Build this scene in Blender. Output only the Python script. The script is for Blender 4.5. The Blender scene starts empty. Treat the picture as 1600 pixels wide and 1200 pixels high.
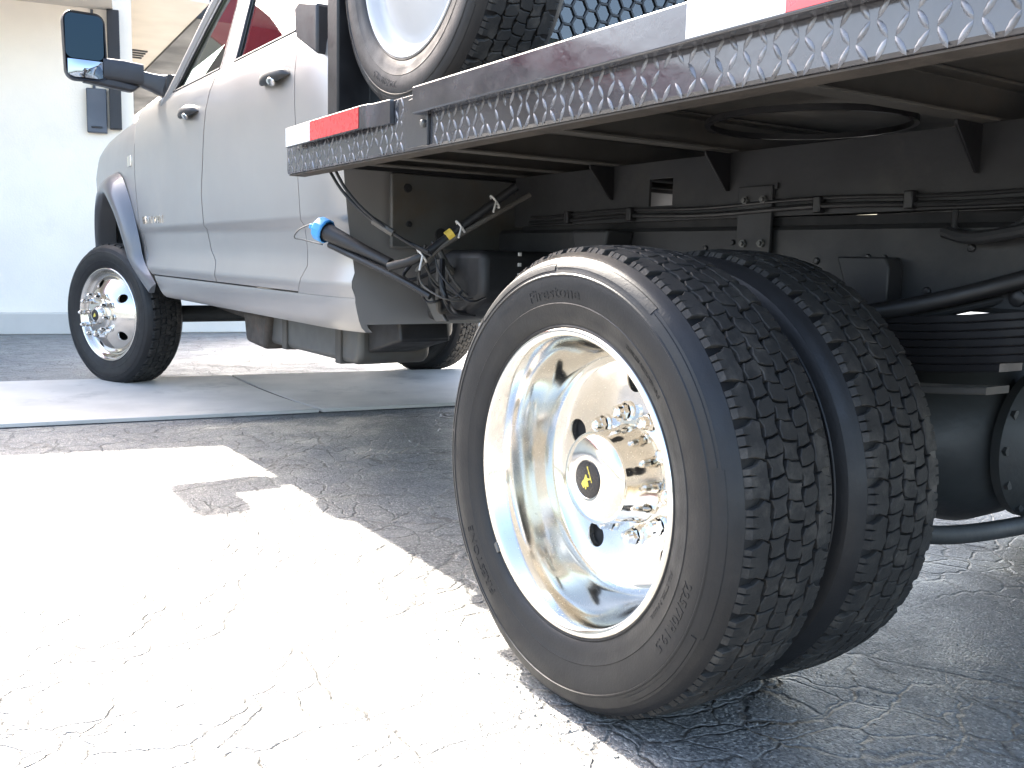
import bpy, bmesh, math, random
from mathutils import Vector, Matrix
R = math.radians
random.seed(7)
scene = bpy.context.scene
col = scene.collection

# ------------------------------------------------------------------ camera
cd = bpy.data.cameras.new("camera")
cam = bpy.data.objects.new("camera", cd)
col.objects.link(cam)
scene.camera = cam
cd.sensor_fit = 'HORIZONTAL'
cd.sensor_width = 36.0
cd.lens = 36.0 * 1478.7 / 1600.0
cd.clip_start = 0.02
cd.clip_end = 3000
YAW, PIT, ROL = -0.5907394, -0.13265432, 0.02571654
f = Vector((math.cos(YAW) * math.cos(PIT), math.sin(YAW) * math.cos(PIT), math.sin(PIT)))
rt = Vector((math.sin(YAW), -math.cos(YAW), 0))
up = rt.cross(f)
r2 = rt * math.cos(ROL) + up * math.sin(ROL)
u2 = up * math.cos(ROL) - rt * math.sin(ROL)
m = Matrix((r2, u2, -f)).transposed().to_4x4()
m.translation = Vector((-1.26681, 0.965965, 0.779971))
cam.matrix_world = m

# ------------------------------------------------------------------ world, sun, exposure
SUN = Vector((1.17, -0.012, 1.0)).normalized()          # towards the sun
EL = math.asin(SUN.z)
w = bpy.data.worlds.new("World")
scene.world = w
w.use_nodes = True
nt = w.node_tree
sky = nt.nodes.new("ShaderNodeTexSky")
sky.sky_type = 'NISHITA'
sky.sun_disc = False
sky.sun_elevation = EL
sky.sun_rotation = math.atan2(SUN.x, SUN.y)
sky.dust_density = 4.0
sky.ozone_density = 0.8
sky.air_density = 1.0
nt.links.new(sky.outputs[0], nt.nodes["Background"].inputs[0])
nt.nodes["Background"].inputs[1].default_value = 0.135
sl = bpy.data.lights.new("sun", 'SUN')
sl.energy = 3.9
sl.angle = R(0.55)
sl.color = (1.0, 0.93, 0.82)
sun = bpy.data.objects.new("sun", sl)
col.objects.link(sun)
sun.location = (20, 0, 30)
sun.rotation_euler = SUN.to_track_quat('Z', 'Y').to_euler()
vs = scene.view_settings
vs.view_transform = 'Standard'
vs.look = 'None'
vs.gamma = 1
vs.use_curve_mapping = False
vs.exposure = 2.95
scene.cycles.max_bounces = 7
scene.cycles.diffuse_bounces = 3
scene.cycles.glossy_bounces = 4
scene.cycles.transparent_max_bounces = 12
scene.cycles.sample_clamp_indirect = 8

# ------------------------------------------------------------------ materials
class NT:
    """small node helper"""
    def __init__(s, name):
        s.m = bpy.data.materials.new(name)
        s.m.use_nodes = True
        s.t = s.m.node_tree
        s.b = s.t.nodes["Principled BSDF"]
        s.tc = s.t.nodes.new("ShaderNodeTexCoord")
    def n(s, typ, **kw):
        o = s.t.nodes.new(typ)
        for k, v in kw.items():
            if k.startswith('_'):
                setattr(o, k[1:], v)
            else:
                o.inputs[k.replace('__', ' ')].default_value = v
        return o
    def l(s, a, b): s.t.links.new(a, b)
    def noise(s, scale, detail=4, rough=0.55, vec=None, dist=0.0):
        o = s.n("ShaderNodeTexNoise")
        o.inputs["Scale"].default_value = scale
        o.inputs["Detail"].default_value = detail
        o.inputs["Roughness"].default_value = rough
        o.inputs["Distortion"].default_value = dist
        s.l(vec or s.tc.outputs["Object"], o.inputs["Vector"])
        return o.outputs["Fac"]
    def ramp(s, fac, stops):
        o = s.t.nodes.new("ShaderNodeValToRGB")
        e = o.color_ramp.elements
        while len(e) < len(stops): e.new(0.5)
        for i, (p, c) in enumerate(stops):
            e[i].position = p
            e[i].color = (c, c, c, 1) if isinstance(c, (int, float)) else (*c, 1)
        s.l(fac, o.inputs[0])
        return o.outputs[0]
    def mix(s, fac, a, b, mode='MIX'):
        o = s.t.nodes.new("ShaderNodeMix")
        o.data_type = 'RGBA'
        o.blend_type = mode
        for sock, v in ((o.inputs[0], fac), (o.inputs[6], a), (o.inputs[7], b)):
            if isinstance(v, (int, float)): sock.default_value = v if sock == o.inputs[0] else (v, v, v, 1)
            elif isinstance(v, tuple): sock.default_value = (*v, 1)
            else: s.l(v, sock)
        return o.outputs[2]
    def math(s, op, a, b=None):
        o = s.t.nodes.new("ShaderNodeMath")
        o.operation = op
        for i, v in enumerate((a, b)):
            if v is None: continue
            if isinstance(v, (int, float)): o.inputs[i].default_value = v
            else: s.l(v, o.inputs[i])
        return o.outputs[0]
    def bump(s, h, strength=0.3, dist=0.01, prev=None):
        o = s.t.nodes.new("ShaderNodeBump")
        o.inputs["Strength"].default_value = strength
        o.inputs["Distance"].default_value = dist
        s.l(h, o.inputs["Height"])
        if prev: s.l(prev, o.inputs["Normal"])
        return o.outputs[0]
    def out(s, color=None, rough=None, metal=None, normal=None, spec=None, coat=None, coat_rough=None):
        for k, v in (("Base Color", color), ("Roughness", rough), ("Metallic", metal), ("Normal", normal),
                     ("Specular IOR Level", spec), ("Coat Weight", coat), ("Coat Roughness", coat_rough)):
            if v is None: continue
            i = s.b.inputs[k]
            if isinstance(v, tuple): i.default_value = (*v, 1)
            elif isinstance(v, (int, float)): i.default_value = v
            else: s.l(v, i)
        return s.m

M = {}
def simple(name, c, rough=0.5, metal=0.0, var=0.15, scale=8.0, dirt=None, bump=0.0, bscale=60, coat=0.0, spec=None, rvar=0.12, crough=0.06):
    t = NT(name)
    n = t.noise(scale, 6)
    lo = tuple(x * (1 - var) for x in c)
    hi = tuple(min(1, x * (1 + var)) for x in c)
    colr = t.mix(t.ramp(n, [(0.3, 0.0), (0.7, 1.0)]), lo, hi)
    if dirt:
        dn = t.ramp(t.noise(scale * 0.7, 9, 0.7), [(dirt[1], 0.0), (min(1, dirt[1] + 0.18), 1.0)])
        colr = t.mix(t.math('MULTIPLY', dn, dirt[2]), colr, dirt[0])
    ro = t.ramp(t.noise(scale * 1.7, 5), [(0.25, max(0, rough - rvar)), (0.75, min(1, rough + rvar))])
    nm = t.bump(t.noise(bscale, 6), bump, 0.004) if bump else None
    M[name] = t.out(colr, ro, metal, nm, spec=spec, coat=coat, coat_rough=crough)
    return M[name]

# asphalt: aged, cracked, stony
t = NT("asphalt")
P = t.tc.outputs["Object"]
warp = t.n("ShaderNodeTexNoise", Scale=1.3, Detail=6.0)
t.l(P, warp.inputs["Vector"])
va = t.n("ShaderNodeVectorMath", _operation='MULTIPLY_ADD')
t.l(warp.outputs["Color"], va.inputs[0]); va.inputs[1].default_value = (0.5, 0.5, 0); t.l(P, va.inputs[2])
def cracks(scale, width, vec):
    v = t.n("ShaderNodeTexVoronoi", _feature='DISTANCE_TO_EDGE', Scale=scale)
    t.l(vec, v.inputs["Vector"])
    return t.ramp(v.outputs["Distance"], [(0.0, 1.0), (width * 0.4, 0.8), (width, 0.0)])
wf = t.n("ShaderNodeTexNoise", Scale=9.0, Detail=5.0)
t.l(P, wf.inputs["Vector"])
vb = t.n("ShaderNodeVectorMath", _operation='MULTIPLY_ADD')
t.l(wf.outputs["Color"], vb.inputs[0]); vb.inputs[1].default_value = (0.09, 0.09, 0); t.l(va.outputs[0], vb.inputs[2])
big = cracks(1.15, 0.0075, vb.outputs[0])
fine = cracks(8.5, 0.045, vb.outputs[0])
fmask = t.ramp(t.noise(1.3, 5), [(0.40, 0.0), (0.54, 1.0)])
bmask = t.ramp(t.noise(1.4, 4), [(0.36, 0.0), (0.46, 1.0)])
mid = cracks(2.6, 0.012, vb.outputs[0])
mmask = t.ramp(t.noise(1.1, 5), [(0.46, 0.0), (0.56, 1.0)])
pit_v = t.n('ShaderNodeTexVoronoi', Scale=26.0)
t.l(vb.outputs[0], pit_v.inputs['Vector'])
pit = t.math('MULTIPLY', t.ramp(pit_v.outputs['Distance'], [(0.10, 1.0), (0.17, 0.0)]), t.ramp(t.noise(1.9, 6, 0.7), [(0.54, 0.0), (0.60, 1.0)]))
crack0 = t.math('MAXIMUM', t.math('MULTIPLY', t.math('MULTIPLY', big, bmask), 0.6), t.math('MULTIPLY', t.math('MULTIPLY', fine, fmask), 0.75))
crack = t.math('MAXIMUM', crack0, t.math('MAXIMUM', t.math('MULTIPLY', t.math('MULTIPLY', mid, mmask), 0.7), t.math('MULTIPLY', pit, 0.9)))
stone = t.n("ShaderNodeTexVoronoi", Scale=210.0)
t.l(P, stone.inputs["Vector"])
stone_c = t.n("ShaderNodeSeparateColor"); t.l(stone.outputs["Color"], stone_c.inputs[0])
agg = t.ramp(stone_c.outputs[0], [(0.0, (0.075, 0.076, 0.078)), (0.55, (0.165, 0.164, 0.161)), (0.88, (0.235, 0.231, 0.222)), (1.0, (0.38, 0.365, 0.34))])
lowv = t.ramp(t.noise(0.55, 7, 0.62), [(0.3, (0.84, 0.855, 0.88)), (0.7, (1.30, 1.285, 1.23))])
c0 = t.mix(1.0, agg, lowv, 'MULTIPLY')
dust = t.ramp(t.noise(2.6, 8, 0.7), [(0.5, 0.0), (0.72, 0.65)])
c0 = t.mix(dust, c0, (0.245, 0.238, 0.222))
c0 = t.mix(t.math('MULTIPLY', crack, t.ramp(t.noise(40, 4, 0.7), [(0.38, 0.25), (0.62, 1.0)])), c0, (0.05, 0.042, 0.034))
hgt = t.math('SUBTRACT', t.math('MULTIPLY', stone.outputs["Distance"], -0.35), t.math('MULTIPLY', crack, 1.6))
hgt = t.math('ADD', hgt, t.math('MULTIPLY', t.noise(28, 8, 0.7), 0.9))
nb = t.bump(hgt, 0.8, 0.007)
nb = t.bump(t.noise(2.2, 4), 0.35, 0.05, nb)
M["asphalt"] = t.out(c0, t.ramp(t.noise(5, 6), [(0.3, 0.30), (0.7, 0.62)]), 0.0, nb, spec=0.5)

simple("concrete", (0.54, 0.50, 0.44), 0.75, var=0.12, scale=3.0, dirt=((0.16, 0.15, 0.14), 0.55, 0.6), bump=0.25, bscale=90)
simple("stucco", (0.87, 0.795, 0.68), 0.85, var=0.06, scale=1.5, dirt=((0.6, 0.56, 0.5), 0.62, 0.35), bump=0.5, bscale=70)
simple("soffit_paint", (0.62, 0.57, 0.5), 0.8, var=0.08, scale=2.0)
simple("red_paint", (0.5, 0.03, 0.035), 0.45, var=0.12, scale=2.0)
simple("dark_trim", (0.022, 0.023, 0.026), 0.6, var=0.1, scale=1.0)
simple("panel_grey", (0.07, 0.08, 0.1), 0.45, var=0.12, scale=4.0)
simple("silver_paint", (0.325, 0.311, 0.297), 0.36, 0.6, var=0.04, scale=2.0, dirt=((0.30, 0.28, 0.25), 0.62, 0.3), coat=0.45, rvar=0.04, crough=0.26)
simple("flare_paint", (0.125, 0.125, 0.13), 0.36, 0.35, var=0.05, scale=3.0, coat=0.35, rvar=0.06)
simple("black_plastic", (0.010, 0.010, 0.011), 0.5, var=0.2, scale=12, bump=0.1, bscale=300)
simple("mirror_plastic", (0.02, 0.02, 0.023), 0.42, var=0.15, scale=12)
simple("tyre_rubber", (0.0115, 0.0115, 0.0122), 0.46, var=0.16, scale=14, dirt=((0.026, 0.026, 0.026), 0.56, 0.45), bump=0.12, bscale=220, spec=0.32)
simple("tread_rubber", (0.021, 0.0205, 0.0198), 0.68, var=0.18, scale=22, dirt=((0.085, 0.078, 0.068), 0.50, 0.6), spec=0.25, bump=0.25, bscale=260)
simple("chrome", (0.74, 0.70, 0.64), 0.05, 1.0, var=0.03, scale=6, rvar=0.03)
simple("polished_aluminium", (0.76, 0.73, 0.675), 0.10, 1.0, var=0.03, scale=5, rvar=0.035, bump=0.02, bscale=9)
t = NT("polished_aluminium")
n1 = t.noise(7, 8, 0.7); n2 = t.noise(120, 3)
sp_n = t.ramp(t.noise(300, 2), [(0.66, 0.0), (0.72, 1.0)])
base = t.mix(t.ramp(n1, [(0.35, 0.0), (0.75, 0.5)]), (0.77, 0.74, 0.685), (0.62, 0.585, 0.53))
base = t.mix(t.math('MULTIPLY', sp_n, 0.45), base, (0.30, 0.27, 0.23))
rr_ = t.math('ADD', t.ramp(n1, [(0.3, 0.06), (0.75, 0.17)]), t.math('MULTIPLY', sp_n, 0.2))
M["polished_aluminium"] = t.out(base, rr_, 1.0, t.bump(t.noise(9, 5), 0.03, 0.004))
simple("front_aluminium", (0.62, 0.59, 0.54), 0.16, 1.0, var=0.04, scale=9, rvar=0.05)
simple("white_steel", (0.46, 0.46, 0.46), 0.4, var=0.04, scale=6)
simple("black_steel", (0.013, 0.0125, 0.0135), 0.4, 0.0, var=0.2, scale=9, dirt=((0.04, 0.036, 0.03), 0.58, 0.5), spec=0.4, bump=0.12, bscale=60)
simple("deck_paint", (0.036, 0.036, 0.042), 0.22, 0.15, var=0.18, scale=7, dirt=((0.16, 0.15, 0.14), 0.6, 0.55), bump=0.14, bscale=34, coat=0.6)
simple("worn_glint_pattern", (0.15, 0.15, 0.16), 0.26, 0.45, var=0.2, scale=30, dirt=((0.07, 0.065, 0.06), 0.5, 0.8))  # worn lozenges, paler than the plate: their glints are put into the colour
simple("frame_steel", (0.024, 0.0242, 0.0255), 0.5, 0.0, var=0.2, scale=6, dirt=((0.042, 0.040, 0.036), 0.52, 0.7), spec=0.3, bump=0.15, bscale=50)
simple("brown_steel", (0.066, 0.061, 0.054), 0.75, var=0.25, scale=5, dirt=((0.085, 0.068, 0.052), 0.52, 0.7), bump=0.2, bscale=40)
simple("rusty_lip", (0.055, 0.046, 0.038), 0.8, var=0.3, scale=20, dirt=((0.10, 0.06, 0.04), 0.55, 0.7), bump=0.35, bscale=90)
simple("tank_metal", (0.085, 0.085, 0.08), 0.5, 0.2, var=0.15, scale=5, dirt=((0.09, 0.07, 0.05), 0.5, 0.7), bump=0.1, bscale=30)
simple("cast_iron", (0.027, 0.029, 0.029), 0.55, 0.0, var=0.2, scale=6, dirt=((0.035, 0.03, 0.025), 0.55, 0.5), bump=0.25, bscale=60)
simple("cap_blue", (0.05, 0.28, 0.62), 0.45, var=0.1, scale=20)
simple("reflector_white", (0.82, 0.82, 0.80), 0.3, var=0.03, scale=40, coat=0.5)
simple("reflector_red", (0.62, 0.025, 0.03), 0.3, var=0.06, scale=40, coat=0.5)
simple("gold", (0.75, 0.62, 0.12), 0.35, 0.5, var=0.1, scale=60)
simple("emblem_black", (0.015, 0.013, 0.013), 0.3, var=0.1, scale=60)
simple("cable_white", (0.6, 0.58, 0.55), 0.5, var=0.1, scale=60)
simple("tape_yellow", (0.7, 0.5, 0.08), 0.5, var=0.1, scale=60)
simple("amber", (0.45, 0.17, 0.03), 0.5, var=0.15, scale=30)
simple("seat_cloth", (0.33, 0.31, 0.29), 0.85, var=0.1, scale=30)
simple("void_black", (0.008, 0.008, 0.009), 0.8, var=0.1, scale=10)

t = NT("mirror_glass")
M["mirror_glass"] = t.out((0.016, 0.023, 0.029), 0.03, 1.0)  # dark reflected surroundings are put into this base colour
t = NT("convex_mirror_glass")
M["convex_mirror_glass"] = t.out((0.3, 0.33, 0.38), 0.02, 1.0)
# window glass: clear pane with a coated reflection
t = NT("window_glass")
tr = t.n("ShaderNodeBsdfTransparent"); tr.inputs[0].default_value = (0.36, 0.46, 0.44, 1)
gl = t.n("ShaderNodeBsdfGlossy"); gl.inputs["Roughness"].default_value = 0.02
fr = t.n("ShaderNodeFresnel"); fr.inputs[0].default_value = 1.9
mx = t.n("ShaderNodeMixShader")
t.l(fr.outputs[0], mx.inputs[0]); t.l(tr.outputs[0], mx.inputs[1]); t.l(gl.outputs[0], mx.inputs[2])
t.l(mx.outputs[0], t.t.nodes["Material Output"].inputs[0])
M["window_glass"] = t.m

# ------------------------------------------------------------------ mesh builder
class MB:
    def __init__(s): s.v = []; s.f = []
    def add(s, vs, fs, T=None):
        k = len(s.v)
        s.v += [tuple(T @ Vector(p)) if T else tuple(p) for p in vs]
        s.f += [tuple(i + k for i in q) for q in fs]
        return s
    def box(s, a, b, T=None):
        x0, y0, z0 = a; x1, y1, z1 = b
        return s.add([(x0,y0,z0),(x1,y0,z0),(x1,y1,z0),(x0,y1,z0),(x0,y0,z1),(x1,y0,z1),(x1,y1,z1),(x0,y1,z1)],
                     [(0,3,2,1),(4,5,6,7),(0,1,5,4),(1,2,6,5),(2,3,7,6),(3,0,4,7)], T)
    def prism(s, poly, h0, h1, plane='xz', T=None):
        """polygon in a plane, extruded along the third axis"""
        def P(a, b, h):
            return {'xz': (a, h, b), 'xy': (a, b, h), 'yz': (h, a, b)}[plane]
        n = len(poly)
        vs = [P(a, b, h0) for a, b in poly] + [P(a, b, h1) for a, b in poly]
        fs = [tuple(range(n)), tuple(range(2*n-1, n-1, -1))] + [(i, i+n, (i+1) % n + n, (i+1) % n) for i in range(n)]
        return s.add(vs, fs, T)
    def lathe(s, prof, n=96, T=None, closed=False):
        """profile of (y, r) turned about the y axis"""
        vs = []; fs = []; k = len(prof)
        for i in range(n):
            a = 2*math.pi*i/n; c, sn = math.cos(a), math.sin(a)
            vs += [(r*c, y, r*sn) for y, r in prof]
        for i in range(n):
            j = (i+1) % n
            for q in range(k if closed else k-1):
                q2 = (q+1) % k
                fs.append((i*k+q, j*k+q, j*k+q2, i*k+q2))
        return s.add(vs, fs, T)
    def tube(s, pts, r, n=10, cap=True, radii=None):
        pts = [Vector(p) for p in pts]; vs = []; fs = []
        if 3 <= len(pts) <= 7 and not radii:          # round off coarse paths
            ext = [pts[0]*2-pts[1]] + pts + [pts[-1]*2-pts[-2]]; out = []
            for i in range(1, len(ext)-2):
                p0, p1, p2, p3 = ext[i-1:i+3]
                for k in range(6):
                    t_ = k/6
                    out.append(0.5*((2*p1) + (p2-p0)*t_ + (2*p0-5*p1+4*p2-p3)*t_*t_ + (3*p1-p0-3*p2+p3)*t_**3))
            pts = out + [pts[-1]]
        for i, p in enumerate(pts):
            d = (pts[min(i+1, len(pts)-1)] - pts[max(i-1, 0)]).normalized()
            a = d.cross(Vector((0, 0, 1)))
            if a.length < 1e-3: a = d.cross(Vector((1, 0, 0)))
            a.normalize(); b = d.cross(a)
            rr = radii[i] if radii else r
            vs += [tuple(p + a*rr*math.cos(2*math.pi*k/n) + b*rr*math.sin(2*math.pi*k/n)) for k in range(n)]
        for i in range(len(pts)-1):
            for k in range(n):
                k2 = (k+1) % n
                fs.append((i*n+k, i*n+k2, (i+1)*n+k2, (i+1)*n+k))
        if cap:
            fs.append(tuple(range(n-1, -1, -1))); L = (len(pts)-1)*n
            fs.append(tuple(range(L, L+n)))
        return s.add(vs, fs)
    def grid(s, rows, T=None):
        n = len(rows[0]); vs = [p for r in rows for p in r]; fs = []
        for i in range(len(rows)-1):
            for j in range(n-1):
                fs.append((i*n+j, i*n+j+1, (i+1)*n+j+1, (i+1)*n+j))
        return s.add(vs, fs, T)
    def build(s, name, mat, parent=None, sharp=35, bevel=0.0, segs=2, fix=True, pw=True):
        me = bpy.data.meshes.new(name)
        me.from_pydata(s.v, [], s.f)
        if fix:
            bm = bmesh.new(); bm.from_mesh(me)
            bmesh.ops.recalc_face_normals(bm, faces=bm.faces)
            bm.to_mesh(me); bm.free()
        me.materials.append(M[mat])
        me.polygons.foreach_set('use_smooth', [True]*len(me.polygons))
        me.set_sharp_from_angle(angle=R(sharp))
        o = bpy.data.objects.new(name, me)
        col.objects.link(o)
        if bevel:
            md = o.modifiers.new("bevel", 'BEVEL')
            md.width = bevel; md.segments = segs; md.limit_method = 'ANGLE'; md.angle_limit = R(40)
            md.harden_normals = False
        if parent:
            o.parent = parent
            if pw: o.matrix_parent_inverse = WORLD[parent.name].inverted()
        WORLD[o.name] = WORLD[parent.name] if (parent and pw) else Matrix.Identity(4)
        if parent and pw: WORLD[o.name] = Matrix.Identity(4)
        return o
WORLD = {}
def empty(name, loc):
    o = bpy.data.objects.new(name, None)
    o.empty_display_size = 0.2
    col.objects.link(o)
    o.location = loc
    WORLD[o.name] = Matrix.Translation(loc)
    return o
def tag(o, label=None, cat=None, group=None, kind=None):
    if label: o["label"] = label
    if cat: o["category"] = cat
    if group: o["group"] = group
    if kind: o["kind"] = kind
    return o
def interp(tab, x):
    if x <= tab[0][0]: return tab[0][1]
    for (a, b), (c, d) in zip(tab, tab[1:]):
        if x <= c: return b + (d-b)*(x-a)/(c-a)
    return tab[-1][1]
def lin(a, b, n): return [a + (b-a)*i/(n-1) for i in range(n)]
def rrect(x0, x1, y0, y1, r, n=5):
    out = []
    for cx, cy, a0 in ((x1-r, y1-r, 0), (x0+r, y1-r, 90), (x0+r, y0+r, 180), (x1-r, y0+r, 270)):
        for i in range(n+1):
            a = R(a0 + 90*i/n); out.append((cx + r*math.cos(a), cy + r*math.sin(a)))
    return out

# ================================================================== SETTING
S = 400.0
g = MB(); NG = 24
g.grid([[(x, y, 0) for x in lin(-S, S, NG)] for y in lin(-S, S, NG)])
ground = g.build("ground", "asphalt")
tag(ground, kind='structure')

# shallow concrete gutter crossing the lot in front of the truck, cast in slabs with tooled joints
NEAR = (Vector((3.248, 0.564, 0)), Vector((2.962, -1.53, 0)))
FAR = (Vector((4.675, 0.427, 0)), Vector((4.254, -2.39, 0)))
def on(line, y):
    a, b = line
    return a + (b-a)*((y-a.y)/(b.y-a.y))
gut = MB()
gut.prism([(on(NEAR, y).x+0.02, y) if k == 0 else (on(FAR, y).x-0.02, y) for k, y in ((0, -16), (1, -16), (1, 20), (0, 20))], 0.002, 0.004, 'xy')
gutter = gut.build("concrete_gutter", "rusty_lip")
tag(gutter, kind='structure')
yb = [20, 16.7, 13.4, 10.1, 6.8, 3.5, 0.9 - 0.0, -0.81, -4.1, -7.4, -10.7, -14]
for y1, y0 in zip(yb, yb[1:]):
    s = MB(); e = 0.009; rows = []
    for k in range(9):
        q = k/8; row = []
        for j in range(7):
            y = y0+e + (y1-y0-2*e)*j/6
            jx = 0.10*(q-0.5) if False else 0
            a, b = on(NEAR, y), on(FAR, y)
            p = a.lerp(b, q)
            row.append((p.x + jx, y, 0.022 - 0.014*math.sin(math.pi*q)))
        rows.append(row)
    s.grid(rows)
    n = len(s.v)
    # skirts down to the bed
    k0 = [i for i in range(7)]; k1 = [8*7+i for i in range(7)]
    c0 = [i*7 for i in range(9)]; c1 = [i*7+6 for i in range(9)]
    for loop in (k0, k1, c0, c1):
        b0 = len(s.v)
        s.v += [(s.v[i][0], s.v[i][1], 0.0045) for i in loop]
        for i in range(len(loop)-1):
            s.f.append((loop[i], loop[i+1], b0+i+1, b0+i))
    s.build("gutter_slab", "concrete", gutter, bevel=0.004)

# loose stones that have broken out of the cracks
st = MB()
for i in range(420):
    x = random.uniform(-0.9, 3.0); y = random.uniform(-2.2, 1.6)
    if random.random() < 0.5:
        a = math.sin(x*3.1+1)*0.25 + math.sin(x*7.3)*0.07
        y = a + random.choice((1.1, -0.45, 0.35, 0.9)) + random.gauss(0, 0.03)
    r = random.uniform(0.0008, 0.0026)*(1.5 if random.random() < 0.07 else 1)
    rot = Matrix.Rotation(random.random()*6.28, 4, 'Z') @ Matrix.Rotation(random.random(), 4, 'X')
    vs = [(r*random.uniform(.7, 1.2)*d[0], r*random.uniform(.7, 1.2)*d[1], r*random.uniform(.5, .8)*d[2]) for d in ((1,0,0),(-1,0,0),(0,1,0),(0,-1,0),(0,0,1),(0,0,-1))]
    st.add(vs, [(0,2,4),(2,1,4),(1,3,4),(3,0,4),(2,0,5),(1,2,5),(3,1,5),(0,3,5)], Matrix.Translation((x, y, r*0.4)) @ rot)
for i in range(260):                        # grit swept up against the tyres
    x = random.gauss(0, 0.16); y = random.choice((0.03, -0.235, -0.50)) + random.gauss(0, 0.02)
    r = random.uniform(0.0010, 0.0035)
    rot = Matrix.Rotation(random.random()*6.28, 4, 'Z') @ Matrix.Rotation(random.random(), 4, 'X')
    vs = [(r*random.uniform(.7, 1.2)*d[0], r*random.uniform(.7, 1.2)*d[1], r*random.uniform(.5, .8)*d[2]) for d in ((1,0,0),(-1,0,0),(0,1,0),(0,-1,0),(0,0,1),(0,0,-1))]
    st.add(vs, [(0,2,4),(2,1,4),(1,3,4),(3,0,4),(2,0,5),(1,2,5),(3,1,5),(0,3,5)], Matrix.Translation((x, y, r*0.4)) @ rot)
so = st.build("loose_stones", "asphalt", sharp=10)
tag(so, "loose stones scattered over the cracked asphalt", None, kind='stuff')

# ---- building beyond the gutter: stucco wall, deep eave with a red fascia, covered passage on its right
WA = R(12)
bl = empty("stucco_building", (7.95, -0.83, 0))
tag(bl, "cream stucco building with deep red eave beyond the truck's nose", "building")
BT = Matrix.Translation((7.95, -0.83, 0)) @ Matrix.Rotation(-WA, 4, 'Z')     # local +y runs left along the wall, -x towards the lot
w_ = MB().box((0, 0, 0), (0.25, 14, 3.3), BT); w_.box((0, 0.0, 0), (9, -0.2, 3.3), BT)
w_.build("wall", "stucco", bl)
MB().box((-0.10, 0.02, 0), (-0.002, 14, 0.19), BT).build("base_course", "soffit_paint", bl, bevel=0.01)
EX = -1.75
MB().box((EX, -0.05, 2.84), (-0.002, 14, 2.93), BT).build("soffit", "soffit_paint", bl)
MB().box((EX-0.04, -0.06, 2.80), (EX-0.002, 14, 3.24), BT).build("fascia", "red_paint", bl, bevel=0.008)
MB().box((EX, -0.05, 2.935), (3.0, 14, 3.2), BT).build("roof", "dark_trim", bl)
MB().box((-0.09, -0.10, 1.82), (-0.004, 0.0, 2.835), BT).build("corner_post", "dark_trim", bl, bevel=0.006)
for y in (2.4, 5.2, 8.0):
    MB().box((-0.003, y-0.006, 0.2), (0.001, y+0.006, 2.83), BT).build("wall_joint", "soffit_paint", bl)
MB().tube([BT @ Vector((-0.02, 0.12, 2.16)), BT @ Vector((-0.02, 0.12, 2.83))], 0.012, 8).build("conduit", "panel_grey", bl)
pn = MB().box((-0.06, 0.02, 1.78), (-0.004, 0.185, 2.16), BT).build("meter_panel", "panel_grey", bl, bevel=0.008)
MB().box((-0.075, 0.06, 1.82), (-0.062, 0.15, 1.835), BT).build("latch", "dark_trim", pn, bevel=0.003)
# covered passage: soffit seen from below, dark edge beam
PT = Matrix.Translation((9.4, -1.99, 0)) @ Matrix.Rotation(R(-4.2), 4, 'Z')
MB().box((-0.75, 0.0, 3.215), (16, 1.22, 3.35), PT).build("passage_ceiling", "soffit_paint", bl)
MB().box((-0.1, -0.55, 3.2), (16, -0.002, 3.7), PT).build("edge_beam", "dark_trim", bl, bevel=0.01)
for k in range(4):
    MB().box((2.05+0.16*k, 0.16, 3.20), (2.10+0.16*k, 0.50, 3.214), PT).build("vent_slat", "dark_trim", bl)
for k, (x, y) in enumerate(((15.5, -0.28),)):
    MB().box((x-.12, y-.12, 0), (x+.12, y+.12, 3.19), PT).build("passage_post", "dark_trim", bl, bevel=0.01)
lw_ = MB().box((0.0, -7, 0), (0.2, -0.30, 0.52), BT).build("garden_wall", "stucco", None, bevel=0.012)
tag(lw_, "low cream wall beyond the gutter, seen under the truck", "wall")

# ================================================================== TRUCK
YC = -1.18                     # centre line
truck = empty("flatbed_truck", (0, YC, 0))
tag(truck, "silver crew cab flatbed truck with polished dual rear wheels parked on cracked asphalt", "truck")

# ------------------------------------------------------------------ tyres and wheels
RT = 0.406; ZC = 0.400; CT = -0.107; HW = 0.0855
def crown(v): return 0.006*(v/HW)**2
def tyre_profile(c=CT):
    o = [(0.094, 0.252), (0.1035, 0.256), (0.1065, 0.2635), (0.109, 0.268), (0.1075, 0.2705), (0.1105, 0.274), (0.1155, 0.290),
         (0.1185, 0.305), (0.1192, 0.3065), (0.1182, 0.308), (0.1215, 0.325), (0.1225, 0.345), (0.1212, 0.352), (0.1228, 0.3535), (0.1224, 0.3555), (0.1205, 0.357),
         (0.1175, 0.368), (0.1140, 0.3755), (0.1125, 0.3765), (0.1080, 0.382), (0.0990, 0.388), (0.0920, 0.3925), (0.084, 0.3925), (0.06, 0.3945), (0.03, 0.396), (0.0, 0.3965)]
    full = [(c+y, r) for y, r in o] + [(c-y, r) for y, r in reversed(o[:-1])]
    return full
def squash(vs):
    """flatten the contact patch on the ground"""
    out = []
    for x, y, z in vs:
        if z < -ZC + 0.0005:
            z = -ZC + 0.0005
        elif z < -0.30:
            k = (-0.30 - z)/0.10
            y = CT + (y-CT)*(1+0.075*max(0, min(1, k)))
        out.append((x, y, z))
    return out
def cyl(u, v, h, dv=0.0):
    r = RT - crown(v) + h; a = u/RT
    return (r*math.cos(a), CT + v + dv, r*math.sin(a))
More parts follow.
